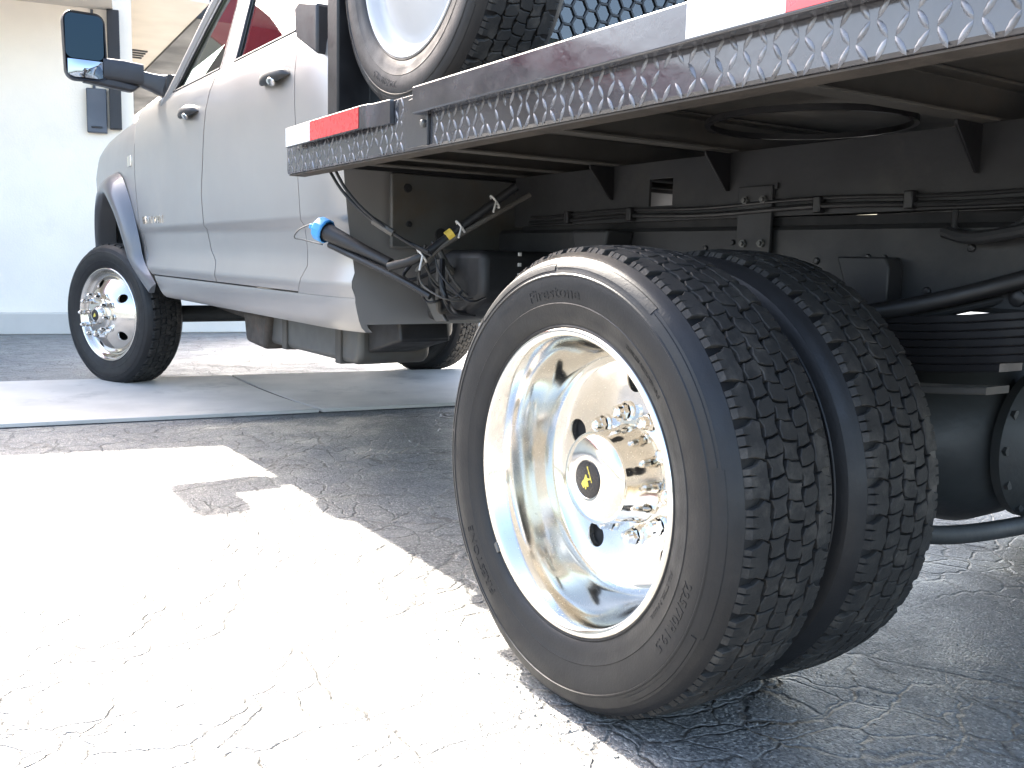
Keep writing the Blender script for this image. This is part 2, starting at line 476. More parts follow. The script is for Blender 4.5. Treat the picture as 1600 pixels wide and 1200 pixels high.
def inset(poly, d):
    n = len(poly); cx = sum(p[0] for p in poly)/n; cy = sum(p[1] for p in poly)/n; out = []
    area = sum(poly[i][0]*poly[(i+1) % n][1]-poly[(i+1) % n][0]*poly[i][1] for i in range(n))
    sg = 1 if area > 0 else -1
    for i in range(n):
        p0, p1, p2 = Vector(poly[i-1]), Vector(poly[i]), Vector(poly[(i+1) % n])
        e1 = (p1-p0).normalized(); e2 = (p2-p1).normalized()
        n1 = Vector((-e1.y, e1.x))*sg; n2 = Vector((-e2.y, e2.x))*sg
        bis = (n1+n2); L = max(0.35, bis.length/2)
        q = p1 + bis.normalized()*(d/L if bis.length > 1e-6 else d)
        out.append((q.x, q.y))
    return out
def block(mb, poly, depth, ch=0.0012, side=None, jit=0.0):
    n = len(poly); top = inset(poly, ch); vs = []; fs = []
    j = random.uniform(-jit, jit)
    for (u, v) in top: vs.append(cyl(u, v, j))
    for (u, v) in poly: vs.append(cyl(u, v, j-ch))
    for (u, v) in poly:
        if side and abs(abs(v)-HW) < 0.006:
            vs.append(cyl(u, v, -0.0175, math.copysign(0.0145, v)))
        else:
            vs.append(cyl(u, v, -depth))
    fs.append(tuple(range(n)))
    for a in (0, n):
        for i in range(n):
            k = (i+1) % n
            fs.append((a+i, a+k, a+n+k, a+n+i))
    mb.add(vs, fs)
NP = 44
PIT_ = 2*math.pi*RT/NP
def tread(np_=NP, simple_=False):
    mb = MB(); p = 2*math.pi*RT/np_
    for sgn in (1, -1):
        ph = 0 if sgn > 0 else p*0.5
        for i in range(np_):
            u = i*p + ph; e0 = HW*sgn; e1 = 0.051*sgn
            g0, g1 = 0.0125, 0.0035
            if simple_:
                poly = [(u+g0, e0), (u+p, e0), (u+p, e1), (u+g1, e1)]
            else:
                k = 0.0028*sgn; w_ = 0.0016
                def notch(a): return [(u+a-w_, e0), (u+a-w_*0.3+0.001, e0-0.010*sgn), (u+a+w_, e0)]
                jag = random.uniform(-0.0008, 0.0008)
                poly = [(u+g0+0.002, e0)] + notch(p*0.42) + notch(p*0.70) + [(u+p-0.001, e0), (u+p-0.0005, e0-0.016*sgn), (u+p+0.004, e1+0.004*sgn),
                        (u+p*0.72+0.003, e1-0.0012*sgn+jag), (u+p*0.45+0.003, e1+0.0022*sgn), (u+g1+0.005, e1+0.001*sgn+jag), (u+g1, e1+0.012*sgn), (u+g0-0.002, e0-0.014*sgn)]
            block(mb, poly, 0.0115, side=True, jit=0.0006)
    # three interlocking centre ribs, two blocks to a pitch
    edges = [0.0485, 0.0165, -0.0165, -0.0485]
    q = p/2
    for r in range(3):
        off = (0.0, 0.33, 0.66)[r]*q
        for i in range(np_*2):
            u0 = i*q + off; u1 = u0+q
            if simple_:
                poly = [(u0, edges[r]), (u1, edges[r]), (u1, edges[r+1]), (u0, edges[r+1])]
                poly = inset(poly, 0.002)
            else:
                sk = (0.0025, -0.0025, 0.0025)[r]; a = 0.0042*(1 if (i+r) % 2 else -1)
                g = 0.0028 if i % 2 else 0.0013
                v0 = edges[r]-0.0021; v1 = edges[r+1]+0.0021
                poly = [(u0+g+sk, v0-a), (u0+q*0.5+sk, v0+a*0.4), (u1-0.0008+sk, v0-a*0.2), (u1-0.0008+sk*0.2+0.002, (v0+v1)/2+0.003),
                        (u1-0.0008-sk, v1-a*0.4), (u0+q*0.5-sk, v1-a), (u0+g-sk, v1+a*0.2), (u0+g+sk*0.2+0.002, (v0+v1)/2+0.003)]
            block(mb, poly, 0.0105, ch=0.0012, jit=0.0009)
    return mb

def text_mesh(s, size, sx=1.0):
    cu = bpy.data.curves.new("t", 'FONT'); cu.body = s; cu.size = size; cu.align_x = 'CENTER'; cu.resolution_u = 2
    ob = bpy.data.objects.new("t", cu); col.objects.link(ob)
    dg = bpy.context.evaluated_depsgraph_get()
    me = bpy.data.meshes.new_from_object(ob.evaluated_get(dg))
    vs = [(v.co.x*sx, v.co.y) for v in me.vertices]; fs = [tuple(p.vertices) for p in me.polygons]
    bpy.data.objects.remove(ob); bpy.data.curves.remove(cu); bpy.data.meshes.remove(me)
    return vs, fs
PROF = tyre_profile()
OUT = [(r, y) for y, r in PROF[:26]]
def side_y(r): return interp(sorted(OUT[:22]), r)
def sidewall_text(mb, s, size, rad, ang, sx=1.0, h=0.0009):
    """raised lettering bent round the outer sidewall, tops outward; ang = clock angle of the middle (0 = forward, 90 = up)"""
    vs, fs = text_mesh(s, size, sx)
    out = []
    for (a, b) in vs:
        r = rad + b
        th = R(ang) + a/rad
        out.append((r*math.cos(th), side_y(r)+h, r*math.sin(th)))
    k = len(out)
    mb.add(out, fs)
    low = [(x, y-h*2.5, z) for x, y, z in out]
    # side skirts along the boundary edges
    ec = {}
    for f_ in fs:
        for i in range(len(f_)):
            e = (f_[i], f_[(i+1) % len(f_)]); ec[tuple(sorted(e))] = ec.get(tuple(sorted(e)), 0)+1
    b0 = len(mb.v); base = b0-k
    mb.v += low
    for (i, j), c in ec.items():
        if c == 1: mb.f.append((base+i, base+j, b0+j, b0+i))
def arc_band(mb, r0, r1, a0, a1, h, n=24):
    rows = []
    for k in range(n+1):
        a = R(a0 + (a1-a0)*k/n); c, s = math.cos(a), math.sin(a)
        rows.append([(r*c, side_y(r)+d, r*s) for r, d in ((r0, -0.001), (r0+0.0012, h), ((r0+r1)/2, h), (r1-0.0012, h), (r1, -0.001))])
    mb.grid(rows)
    for row in (rows[0], rows[-1]):
        mb.add(row, [(0, 1, 2, 3, 4)])

def make_tyre(name, parent, detail=True):
    mb = MB().lathe(PROF, 160 if detail else 96)
    mb.v = squash(mb.v) if parent.get("loaded") else mb.v
    ty = mb.build("tyre", "tyre_rubber", parent, sharp=28, pw=False)
    tr_ = tread() if detail else tread(NP, True)
    if parent.get("loaded"): tr_.v = squash(tr_.v)
    tr_.build("tread", "tread_rubber", parent, sharp=25, pw=False, fix=False)
    return ty
def fix_flip(o):
    bm = bmesh.new(); bm.from_mesh(o.data)
    bmesh.ops.recalc_face_normals(bm, faces=bm.faces); bm.to_mesh(o.data); bm.free()

def hand_holes_disc(mb, prof, holes, rh, n=180):
    """disc of revolution with round hand holes: radial grid whose vertices are pushed off the holes"""
    pass

# ---- polished rear rim (dished) -------------------------------------------------
HOLES = 5; HR = 0.171; HRAD = 0.0235
def disc_with_holes(prof_y, r_in, r_out, hole_r, hole_rad, n_h, a0, ell=1.0):
    """annulus r_in..r_out whose height is prof_y(r), pierced by n_h holes; made from sectors, each an annular web round its hole"""
    mb = MB(); sect = 2*math.pi/n_h; N = 40
    for h in range(n_h):
        ac = a0 + h*sect
        # boundary of the sector, sampled by direction from the hole centre
        ring_in = []; ring_out = []
        cx, cz = hole_r, 0.0
        ths = [2*math.pi*k/N for k in range(N)]
        for rr in (r_in, r_out):
            for sg in (-1, 1):
                th = math.atan2(rr*math.sin(sect/2)*sg, rr*math.cos(sect/2)-cx) % (2*math.pi)
                ths[min(range(N), key=lambda k: abs((ths[k]-th+math.pi) % (2*math.pi)-math.pi))] = th
        for th in ths:
            dx, dz = math.cos(th), math.sin(th)
            ring_in.append((cx+hole_rad*dx, cz+hole_rad*ell*dz))
            # march outwards to the sector boundary
            lo, hi = 0.0, 0.5
            for _ in range(30):
                md = (lo+hi)/2; px, pz = cx+dx*md, cz+dz*md
                rr = math.hypot(px, pz); aa = abs(math.atan2(pz, px))
                if rr < r_in or rr > r_out or aa > sect/2: hi = md
                else: lo = md
            ring_out.append((cx+dx*lo, cz+dz*lo))
        # force the corners to be exact
        ca, sa = math.cos(ac), math.sin(ac)
        rings = []
        for q in (0.0, 0.06, 0.2, 0.45, 0.72, 1.0):
            rings.append([(i[0]+(o[0]-i[0])*q, i[1]+(o[1]-i[1])*q) for i, o in zip(ring_in, ring_out)])
        vs = []
        for ring_i, ring in enumerate(rings):
            for (px, pz) in ring:
                r = min(max(math.hypot(px, pz), r_in), r_out)
                y = prof_y(r)
                vs.append((px*ca-pz*sa, y, px*sa+pz*ca))
        # lip into the hole
        lip = []
        for (px, pz) in ring_in:
            qx = cx+(px-cx)*0.93; qz = (pz)*0.93
            r = math.hypot(px, pz)
            lip.append((qx*ca-qz*sa, prof_y(r)-0.004, qx*sa+qz*ca))
        lip2 = [(x, y-0.010, z) for x, y, z in lip]
        vs = lip2 + lip + vs
        fs = []
        for a in range(len(rings)+1):
            for k in range(N):
                k2 = (k+1) % N
                fs.append((a*N+k, a*N+k2, (a+1)*N+k2, (a+1)*N+k))
        mb.add(vs, fs)
    return mb

def rear_rim(parent_name="rear_wheel"):
    prof = [(-0.012, 0.2655), (-0.002, 0.2668), (0.002, 0.2645), (0.0035, 0.2600), (0.002, 0.2545), (-0.003, 0.2505), (-0.010, 0.2470), (-0.020, 0.2425), (-0.034, 0.2375),
            (-0.050, 0.2335), (-0.070, 0.2300), (-0.095, 0.2270), (-0.115, 0.2245), (-0.130, 0.2205), (-0.140, 0.2145), (-0.146, 0.2060)]
    mb = MB().lathe(prof, 128)
    inn = [(-0.148, 0.2155), (-0.155, 0.222), (-0.2, 0.225), (-0.21, 0.26)]
    return mb
def disc_y(r):
    return interp([(0.085, -0.146), (0.10, -0.149), (0.125, -0.151), (0.16, -0.1515), (0.185, -0.1505), (0.197, -0.149), (0.2062, -0.146)], r)
def nut_mesh(mb, r, a, y0, ln, rad=0.0165):
    T = Matrix.Translation((r*math.cos(a), 0, r*math.sin(a)))
    mb.lathe([(y0, rad*1.35), (y0+0.004, rad*1.38), (y0+0.007, rad*1.15)], 24, T)
    mb.lathe([(y0+0.006, rad*1.08), (y0+ln*0.55, rad*1.05), (y0+ln*0.58, rad*0.95)], 6, T)
    mb.lathe([(y0+ln*0.56, rad*0.92), (y0+ln*0.85, rad*0.86), (y0+ln*0.96, rad*0.6), (y0+ln, rad*0.05)], 20, T)

def make_rear_wheel(full=True, outer=True):
    wh = rear_rim().build("rear_wheel", "polished_aluminium", None, sharp=50) if outer else \
        MB().lathe([(-0.012, 0.2655), (0.0, 0.266), (-0.004, 0.252), (-0.03, 0.235), (-0.13, 0.225), (-0.16, 0.23), (-0.2, 0.266)], 72).build("inner_wheel", "white_steel", None)
    wh["loaded"] = 1
    if outer:
        disc_with_holes(disc_y, 0.085, 0.2062, HR, HRAD, HOLES, R(17), 1.0).build("disc", "polished_aluminium", wh, sharp=60, pw=False)
        MB().lathe([(-0.166, 0.2), (-0.168, 0.05), (-0.168, 0.001)], 48).build("brake_backing", "void_black", wh, pw=False)
        hub = MB().lathe([(-0.1475, 0.0905), (-0.1455, 0.0885), (-0.140, 0.0865), (-0.120, 0.0845), (-0.085, 0.0825), (-0.070, 0.0815), (-0.0655, 0.0822), (-0.0635, 0.0815),
                          (-0.058, 0.0775), (-0.053, 0.068), (-0.0495, 0.055), (-0.0475, 0.042), (-0.0472, 0.0345), (-0.0482, 0.0335)], 96)
        hb = hub.build("hub_cover", "polished_aluminium", wh, sharp=50, pw=False)
        MB().lathe([(-0.0485, 0.0345), (-0.0465, 0.0325), (-0.0455, 0.026), (-0.0450, 0.0005)], 64).build("emblem", "emblem_black", wh, pw=False)
        # gold running figure and a slanting line of lettering on the emblem
        fig = [(-.0105, -.0125), (-.0065, -.0165), (-.0035, -.0125), (-.001, -.018), (.0015, -.0165), (.0015, -.010), (.0045, -.0125), (.0075, -.0115), (.006, -.006), (.0035, -.002),
               (.008, .0005), (.0135, .0015), (.0132, .0035), (.007, .003), (.0025, .003), (.0005, .0075), (-.0025, .0085), (-.0035, .0045), (-.0055, -.0005), (-.010, -.005), (-.0125, -.010)]
        em = MB().prism([(-a, b) for a, b in fig], -0.0452, -0.0440, 'xz')
        for k in range(9):
            a, b = 0.0015+0.0125*k/8, 0.0215-0.0235*k/8
            s_ = 0.0013 if k % 3 else 0.0017
            em.box((-a-s_, -0.0456, b-s_), (-a+s_*0.7, -0.0447, b+s_))
        em.build("emblem_figure", "gold", wh, pw=False)
        for k in range(10):
            nb_ = MB(); nut_mesh(nb_, 0.1125, R(8+36*k), -0.151, 0.034, 0.0135)
            nb_.build("lug_nut", "chrome", wh, sharp=25, pw=False)
    make_tyre("tyre", wh, True)
    if outer:
        for args in (("Firestone", 0.030, 0.316, 84, 1.25), ("FS 561", 0.026, 0.318, -98, 1.2), ("225/70R19.5", 0.024, 0.320, 206, 1.1),
                     ("ALL STEEL RADIAL", 0.0105, 0.283, 205, 1.1, 0.0006), ("TUBELESS REGROOVABLE", 0.0085, 0.290, 132, 1.1, 0.0006), ("FIRESTONE", 0.022, 0.318, -40, 1.3)):
            lt = MB(); sidewall_text(lt, *args)
            lt.build("sidewall_lettering", "tyre_rubber", wh, sharp=30, pw=False)
        bands = MB()
        for k in range(9):
            a0 = 5 + 40*k
            if k % 2 == 0: arc_band(bands, 0.3655, 0.3795, a0+0.3, a0+39.7, 0.0013)
            else: arc_band(bands, 0.3610, 0.3720, a0+0.3, a0+39.7, 0.0013)
        for k in range(40):      # mould vent whiskers
            pass
        bands.build("sidewall_rib", "tyre_rubber", wh, sharp=30, pw=False)
        # balance weight clipped on the rim edge
        MB().box((-0.010, 0.001, -0.272), (0.010, 0.006, -0.262), Matrix.Rotation(R(-50), 4, 'Y')).build("balance_weight", "tank_metal", wh, bevel=0.002, pw=False)
    return wh

def place(o, loc, rz=0, ry=0):
    o.location = loc
    o.rotation_euler = (0, ry, rz)
def to_truck(o):
    o.parent = truck
    o.matrix_parent_inverse = WORLD[truck.name].inverted()
def copy_part(o, skip=()):
    c = o.copy(); col.objects.link(c)
    for ch in list(o.children):
        if ch.name.split('.')[0] in skip: continue
        d = ch.copy(); col.objects.link(d); d.parent = c
    return c

rw = make_rear_wheel()
to_truck(rw); place(rw, (0, 0, ZC))
iw = make_rear_wheel(outer=False)
to_truck(iw); place(iw, (0, -0.27, ZC), 0, 0)
for y, src, rz in ((2*YC, rw, math.pi), (2*YC+0.27, iw, math.pi)):
    c = copy_part(src, ("sidewall_lettering", "sidewall_rib", "emblem", "emblem_figure", "lug_nut"))
    place(c, (0, y, ZC), rz)

# ---- front wheel (domed outwards) ------------------------------------------------
def fdisc_y(r):
    return interp([(0.095, 0.042), (0.105, 0.041), (0.125, 0.036), (0.15, 0.024), (0.175, 0.008), (0.195, -0.008), (0.212, -0.024), (0.222, -0.036)], r)
def make_front_wheel():
    prof = [(-0.012, 0.2655), (-0.002, 0.2668), (0.002, 0.2645), (0.0035, 0.2600), (0.002, 0.2545), (-0.004, 0.2495), (-0.014, 0.2440), (-0.024, 0.2390), (-0.032, 0.2330), (-0.036, 0.2275), (-0.036, 0.2220)]
    wh = MB().lathe(prof, 112).build("front_wheel", "front_aluminium", None, sharp=50)
    wh["loaded"] = 1
    disc_with_holes(fdisc_y, 0.095, 0.222, 0.178, 0.025, 5, R(3), 1.0).build("disc", "front_aluminium", wh, sharp=60, pw=False)
    MB().lathe([(-0.06, 0.22), (-0.06, 0.01)], 40).build("brake_backing", "void_black", wh, pw=False)
    MB().lathe([(0.0415, 0.0955), (0.046, 0.094), (0.050, 0.088), (0.052, 0.070), (0.053, 0.052), (0.066, 0.047), (0.075, 0.040), (0.078, 0.033), (0.077, 0.031)], 72).build("hub_cover", "front_aluminium", wh, sharp=45, pw=False)
    MB().lathe([(0.0765, 0.032), (0.079, 0.030), (0.080, 0.001)], 40).build("emblem", "emblem_black", wh, pw=False)
    MB().prism([(-a, b) for a, b in ((-.012, -.012), (.004, -.010), (.013, .002), (.006, .004), (.003, .014), (-.005, .006))], 0.0795, 0.081, 'xz').build("emblem_figure", "gold", wh, pw=False)
    for k in range(10):
        nb_ = MB(); nut_mesh(nb_, 0.1125, R(5+36*k), 0.036, 0.072, 0.0135)
        nb_.build("lug_nut", "chrome", wh, sharp=25, pw=False)
    make_tyre("tyre", wh, True)
    return wh
fw = make_front_wheel()
to_truck(fw); place(fw, (4.496, -0.113, ZC), R(23.2))
c = copy_part(fw, ("lug_nut",))
place(c, (4.496, 2*YC+0.113, ZC), math.pi + R(21))

# ------------------------------------------------------------------ cab body
WZ = [(0.535, -0.262), (0.55, -0.247), (0.572, -0.238), (0.605, -0.230), (0.63, -0.225), (0.645, -0.225), (0.675, -0.213), (0.695, -0.213), (0.735, -0.228), (0.78, -0.226), (0.845, -0.217), (0.868, -0.212), (0.884, -0.2005),
      (0.90, -0.198), (1.00, -0.188), (1.12, -0.180), (1.25, -0.176), (1.34, -0.178), (1.41, -0.186), (1.46, -0.199), (1.495, -0.218), (1.505, -0.224), (1.60, -0.248), (1.75, -0.287), (1.90, -0.330), (1.955, -0.36), (1.995, -0.45)]
def W(x, z):
    y = interp(WZ, z)
    if x < 1.72: y -= 0.038*((1.72-max(x, 1.45))/0.27)**3
    if x > 3.9: y -= 0.028*(x-3.9)**2
    return y
def panel(mb, zs, xl, xr, nx=16, fold=0.022, gap=0.0, top=True):
    """body panel: rows of constant z between x bounds xl(z) (rear) and xr(z) (front), edges folded inwards"""
    rows = []
    for z in zs:
        a, b = xl(z)+gap, xr(z)-gap
        rows.append([(x, W(x, z), z) for x in lin(a, b, nx)])
    mb.grid(rows)
    def edge(pts):
        mb.grid([pts, [(x, y-fold, z) for x, y, z in pts]])
    edge(rows[0])
    if top: edge(rows[-1])
    edge([r[0] for r in rows]); edge([r[-1] for r in rows])
    return rows
def zlist(z0, z1, extra=()):
    zs = set([round(z0, 4), round(z1, 4)] + [z for z, _ in WZ if z0 < z < z1] + list(extra))
    return sorted(zs)
G = 0.005
rear_x = lambda z: interp([(0.63, 1.86), (0.66, 1.80), (0.72, 1.755), (0.80, 1.74), (0.90, 1.738), (1.10, 1.72), (1.50, 1.735)], z)
mid_x = lambda z: interp([(0.63, 2.77), (0.70, 2.745), (0.78, 2.84), (0.88, 2.855), (1.02, 2.838), (1.12, 2.79), (1.27, 2.745), (1.37, 2.715), (1.5, 2.64)], z)
front_x = lambda z: interp([(0.60, 3.80), (0.63, 3.855), (0.69, 3.965), (0.74, 4.008), (0.87, 4.03), (1.07, 4.028), (1.19, 4.022), (1.5, 3.99)], z)
def door(name, xl, xr, win, handle_x):
    mb = MB()
    panel(mb, zlist(0.648, 1.496, (1.05, 1.19, 0.8)), xl, xr, 18, gap=G)
    d = mb.build(name, "silver_paint", truck, sharp=32)
    # frame above the belt line round the pane
    wb0, wb1, wt0, wt1, zt = win              # rear/front x at belt, rear/front x at top, top z
    zs = lin(1.497, zt, 8)
    q = lambda z: (z-1.497)/(zt-1.497)
    gx0 = lambda z: wb0+(wt0-wb0)*q(z); gx1 = lambda z: wb1+(wt1-wb1)*q(z)
    rr = [xl(1.49)+G, xr(1.49)-G]
    ux0 = (lambda z: rr[0]+0.01*q(z)) ; ux1 = (lambda z: gx1(z)+(0.035 if xr is front_x else rr[1]-wb1))
    for a, b in ((ux0, lambda z: gx0(z)), (lambda z: gx1(z), ux1)):
        fm = MB()
        rows = [[(x, W(x, z), z) for x in lin(a(z), b(z), 4)] for z in zs]
        fm.grid(rows)
        for side in (0, -1):
            e = [r[side] for r in rows]; fm.grid([e, [(x, y-0.03, z) for x, y, z in e]])
        fm.build("window_frame", "silver_paint", d, sharp=40)
    gl_ = MB()
    gl_.grid([[(x, W(x, z)-0.012, z) for x in lin(gx0(z)-0.005, gx1(z)+0.005, 6)] for z in zs])
    gl_.build("window", "window_glass", d)
    # black weather strip along the belt and the pane edges
    ws = MB()
    ws.tube([(x, W(x, 1.499)-0.002, 1.501) for x in lin(gx0(1.497), gx1(1.497), 8)], 0.006, 6)
    for gx in (gx0, gx1):
        ws.tube([(gx(z), W(gx(z), z)-0.006, z) for z in zs], 0.0045, 6)
    ws.build("weather_strip", "black_plastic", d)
    # pull handle: bowl and grip
    hz = 1.350; yh = W(handle_x, hz)
    hb = MB()
    rows = []
    for k in range(13):
        s_ = k/12; x = handle_x-0.13+0.26*s_
        e = math.sin(math.pi*min(1, max(0, s_)))**0.45
        rows.append([(x, yh-0.004 + (0.006+0.040*e)*c_, hz + 0.036*e*s2) for c_, s2 in ((0.0, 1.0), (0.55, 0.98), (0.95, 0.6), (1.0, 0.1), (0.95, -0.25), (0.7, -0.5))])
    hb.grid(rows)
    rows2 = [[(r[-1][0], r[-1][1]+0.0, r[-1][2]), (r[-1][0], r[-1][1]-0.014, r[-1][2]+0.006)] for r in rows]
    hb.grid(rows2)
    h = hb.build("handle", "black_plastic", d, sharp=50)
    MB().lathe([(0.0, 0.0155), (0.004, 0.0145), (0.006, 0.010), (0.0065, 0.0005)], 24, Matrix.Translation((handle_x-0.028, yh+0.030, hz-0.014)) @ Matrix.Rotation(R(-38), 4, 'X') @ Matrix.Scale(1.9, 4, (1, 0, 0))).build("handle_glint", "chrome", d)  # bright disc standing in for the lit opening under the grip
    cup = MB().lathe([(0.0, 0.001), (0.0015, 0.03), (0.003, 0.045), (0.0, 0.047)], 32, Matrix.Translation((handle_x-0.005, yh-0.0015, hz-0.012)) @ Matrix.Scale(1.7, 4, (1, 0, 0)))
    cup.build("handle_cup", "silver_paint", d)
    return d
rd = door("rear_door", rear_x, mid_x, (1.83, 2.475, 1.90, 2.475, 1.93), 1.90)
fd = door("front_door", mid_x, front_x, (2.665, 3.38, 2.65, 2.80, 1.93), 2.955)
# door badge and dent glint
for word_, x_c in (("HEAVY", 3.83), ("DUTY", 3.60)):
    bd = MB(); vs_, fs_ = text_mesh(word_, 0.052, 1.22)
    z_c = 0.905
    bd.add([(x_c - a, W(x_c-a, z_c+b)+0.006, z_c+b) for a, b in vs_], fs_)
    k_ = len(vs_)
    bd.add([(x_c - a, W(x_c-a, z_c+b)-0.001, z_c+b) for a, b in vs_], fs_)
    ec = {}
    for f_ in fs_:
        for i in range(len(f_)):
            e = tuple(sorted((f_[i], f_[(i+1) % len(f_)]))); ec[e] = ec.get(e, 0)+1
    for (i, j), cc in ec.items():
        if cc == 1: bd.f.append((i, j, j+k_, i+k_))
    bd.build("badge", "chrome", fd, sharp=30)

# shell: rear quarter, rocker, pillar backing, roof, back wall, far side
sh = MB()
panel(sh, zlist(0.643, 1.50), lambda z: 1.45, rear_x, 14, gap=0.0)
rows = panel(sh, [0.535, 0.55, 0.572, 0.605, 0.63, 0.642], lambda z: 1.45, lambda z: interp([(0.535, 3.76), (0.642, 3.85)], z), 40)
zs_u = lin(1.498, 1.955, 7) + [1.98, 1.995]
def up_side(mb, x0, x1, n=6): mb.grid([[(x, W(x, z)-0.0, z) for x in lin(x0(z), x1(z), n)] for z in zs_u])
up_side(sh, lambda z: 1.45, lambda z: 1.765)
roofz = 1.995
def mir(p): return (p[0], 2*YC - p[1], p[2])
rf = []
for x in lin(1.45, 2.72, 10):
    rf.append([(x, YC + (W(x, 1.995)-YC)*k, roofz + 0.035*(1-k*k)) for k in lin(1, -1, 13)])
sh.grid(rf)
# windscreen header and A pillars
aps = [(3.53, -0.222, 1.47), (3.44, -0.232, 1.50), (2.84, -0.352, 1.955), (2.70, -0.39, 1.985)]
for sgn in (0, 1):
    pts = [p if not sgn else mir(p) for p in aps]
    sh.tube(pts, 0.028, 8)
# drip rail above the doors
for sgn in (0, 1):
    pts = [(x, W(x, 1.955)+0.004, 1.957) for x in lin(1.41, 2.72, 8)]
    sh.tube([p if not sgn else mir(p) for p in pts], 0.022, 8)
# back wall of the cab
bw = []
for z in (0.56, 0.64, 0.72, 0.9, 1.2, 1.5, 1.75, 1.95, 1.995):
    yl = W(1.45, z)
    bw.append([(1.45 - 0.02*math.sin(math.pi*k/12), yl + (2*YC-2*yl)*k/12, z) for k in range(13)])
sh.grid(bw)
# far side as one skin
sh.grid([[mir((x, W(x, z), z)) for x in lin(1.45, 3.98, 12)] for z in zlist(0.535, 1.50)])
sh.grid([[mir((x, W(x, z), z)) for x in lin(1.45, 1.80, 4)] for z in zs_u])
shell = sh.build("cab_shell", "silver_paint", truck, sharp=35)
# inner door-jamb skin seen through the shut lines, floor of the cab
jb = MB()
jb.grid([[(x, W(x, z)-0.030, z) for x in lin(1.70, 3.86, 24)] for z in zlist(0.642, 1.492)])
jb.box((1.56, 2*YC+0.252, 0.58), (3.7, -0.252, 0.64))
jb.build("door_jamb", "void_black", truck)
# B pillar and rear pillar skins between the panes
bp = MB()
zz = lin(1.498, 1.955, 6)
bp.grid([[(x, W(x, z)-0.02, z) for x in (2.46, 2.69)] for z in zz])
bp.build("pillar", "black_plastic", truck)
# interior: seats, dashboard, rear window
for (x, y) in ((2.95, -0.72), (2.0, -0.72), (2.95, -1.64), (2.0, -1.64)):
    s_ = MB()
    T = Matrix.Translation((x, y, 0))
    s_.prism([(-0.30, 1.0), (0.25, 1.02), (0.26, 1.12), (-0.14, 1.12), (-0.27, 1.66), (-0.38, 1.66), (-0.36, 1.2)], -0.25, 0.25, 'xz', T)
    s_.prism([(-0.31, 1.69), (-0.22, 1.69), (-0.23, 1.86), (-0.30, 1.86)], -0.13, 0.13, 'xz', T)
    s_.build("seat", "seat_cloth", truck, bevel=0.03, segs=3)
MB().prism([(3.35, 1.0), (3.35, 1.38), (3.5, 1.46), (3.9, 1.46), (3.9, 1.0)], 2*YC+0.32, -0.32, 'xz').build("dashboard", "black_plastic", truck, bevel=0.02)
MB().box((1.375, YC-0.55, 1.50), (1.383, YC+0.55, 1.88)).build("rear_window", "window_glass", truck, bevel=0.002)
MB().grid([[(3.52-0.80*k, YC+(0.87-0.18*k)*q, 1.475+0.49*k) for q in lin(-1, 1, 9)] for k in lin(0, 1, 6)]).build("windscreen", "window_glass", truck)

# fender, hood, nose
AX, AZ = 4.496, 0.60
def arch_z(x, rad, cz=AZ):
    d = abs(x-AX); a = rad if x > AX else 0.435
    return cz + 0.55*math.sqrt(max(0, 1-(d/a)**2)) if d < a else cz
fe = MB()
ftop = lambda x: interp([(3.94, 1.492), (4.3, 1.455), (4.9, 1.40), (5.2, 1.33), (5.42, 1.20)], x)
rows = []
xs = sorted(set(lin(3.99, 5.40, 40)))
for x in xs:
    zb = arch_z(x, 0.56)
    zb = max(zb, 0.60); zt = ftop(x)
    xr_ = []
    for k in lin(0, 1, 16):
        z = zb + (zt-zb)*k
        xx = max(x, front_x(z)+G)
        xr_.append((xx, W(xx, min(z, 1.30)) - 0.10*max(0, (z-1.30)/0.2)**2 + (0.0), z))
    rows.append(xr_)
fe.grid(rows)
fe.grid([rows[0], [(x, y-0.03, z) for x, y, z in rows[0]]])
fe.grid([[r[0] for r in rows], [(r[0][0], r[0][1]-0.05, r[0][2]) for r in rows]])
fender = fe.build("fender", "silver_paint", truck, sharp=35)
fe2 = MB(); fe2.grid([[mir(p) for p in r] for r in rows])
fe2.build("fender", "silver_paint", truck, sharp=35)
hd = MB(); hr = []
for x in lin(3.60, 5.40, 14):
    yl = W(x, 1.30) - 0.10*max(0, (min(1.5, ftop(x))-1.30)/0.2)**2 - 0.004
    zt = ftop(max(x, 3.94)) + (0.0 if x > 3.94 else 0.0)
    hr.append([(x, YC + (yl-YC)*k, zt + 0.10*(1-abs(k)**5) + (0.03 if abs(k) < 0.35 else 0)) for k in lin(1, -1, 21)])
hd.grid(hr)
hd.build("hood", "silver_paint", truck, sharp=40)
MB().prism([(5.38, 0.66), (5.44, 0.70), (5.47, 1.15), (5.40, 1.30), (5.30, 1.30), (5.30, 0.66)], 2*YC+0.36, -0.36, 'xz').build("grille", "black_plastic", truck, bevel=0.02)
MB().prism([(5.40, 0.48), (5.60, 0.50), (5.62, 0.72), (5.48, 0.78), (5.40, 0.76)], 2*YC+0.34, -0.34, 'xz').build("bumper", "chrome", truck, bevel=0.03)
MB().box((3.70, 2*YC+0.4, 0.92), (5.3, -0.62, 1.30)).build("engine_bay", "void_black", truck)
# fender badge
bdg = MB().box((4.085, W(4.12, 1.23)-0.002, 1.205), (4.165, W(4.12, 1.23)+0.006, 1.262))
bdg.build("badge", "chrome", fender, bevel=0.003)
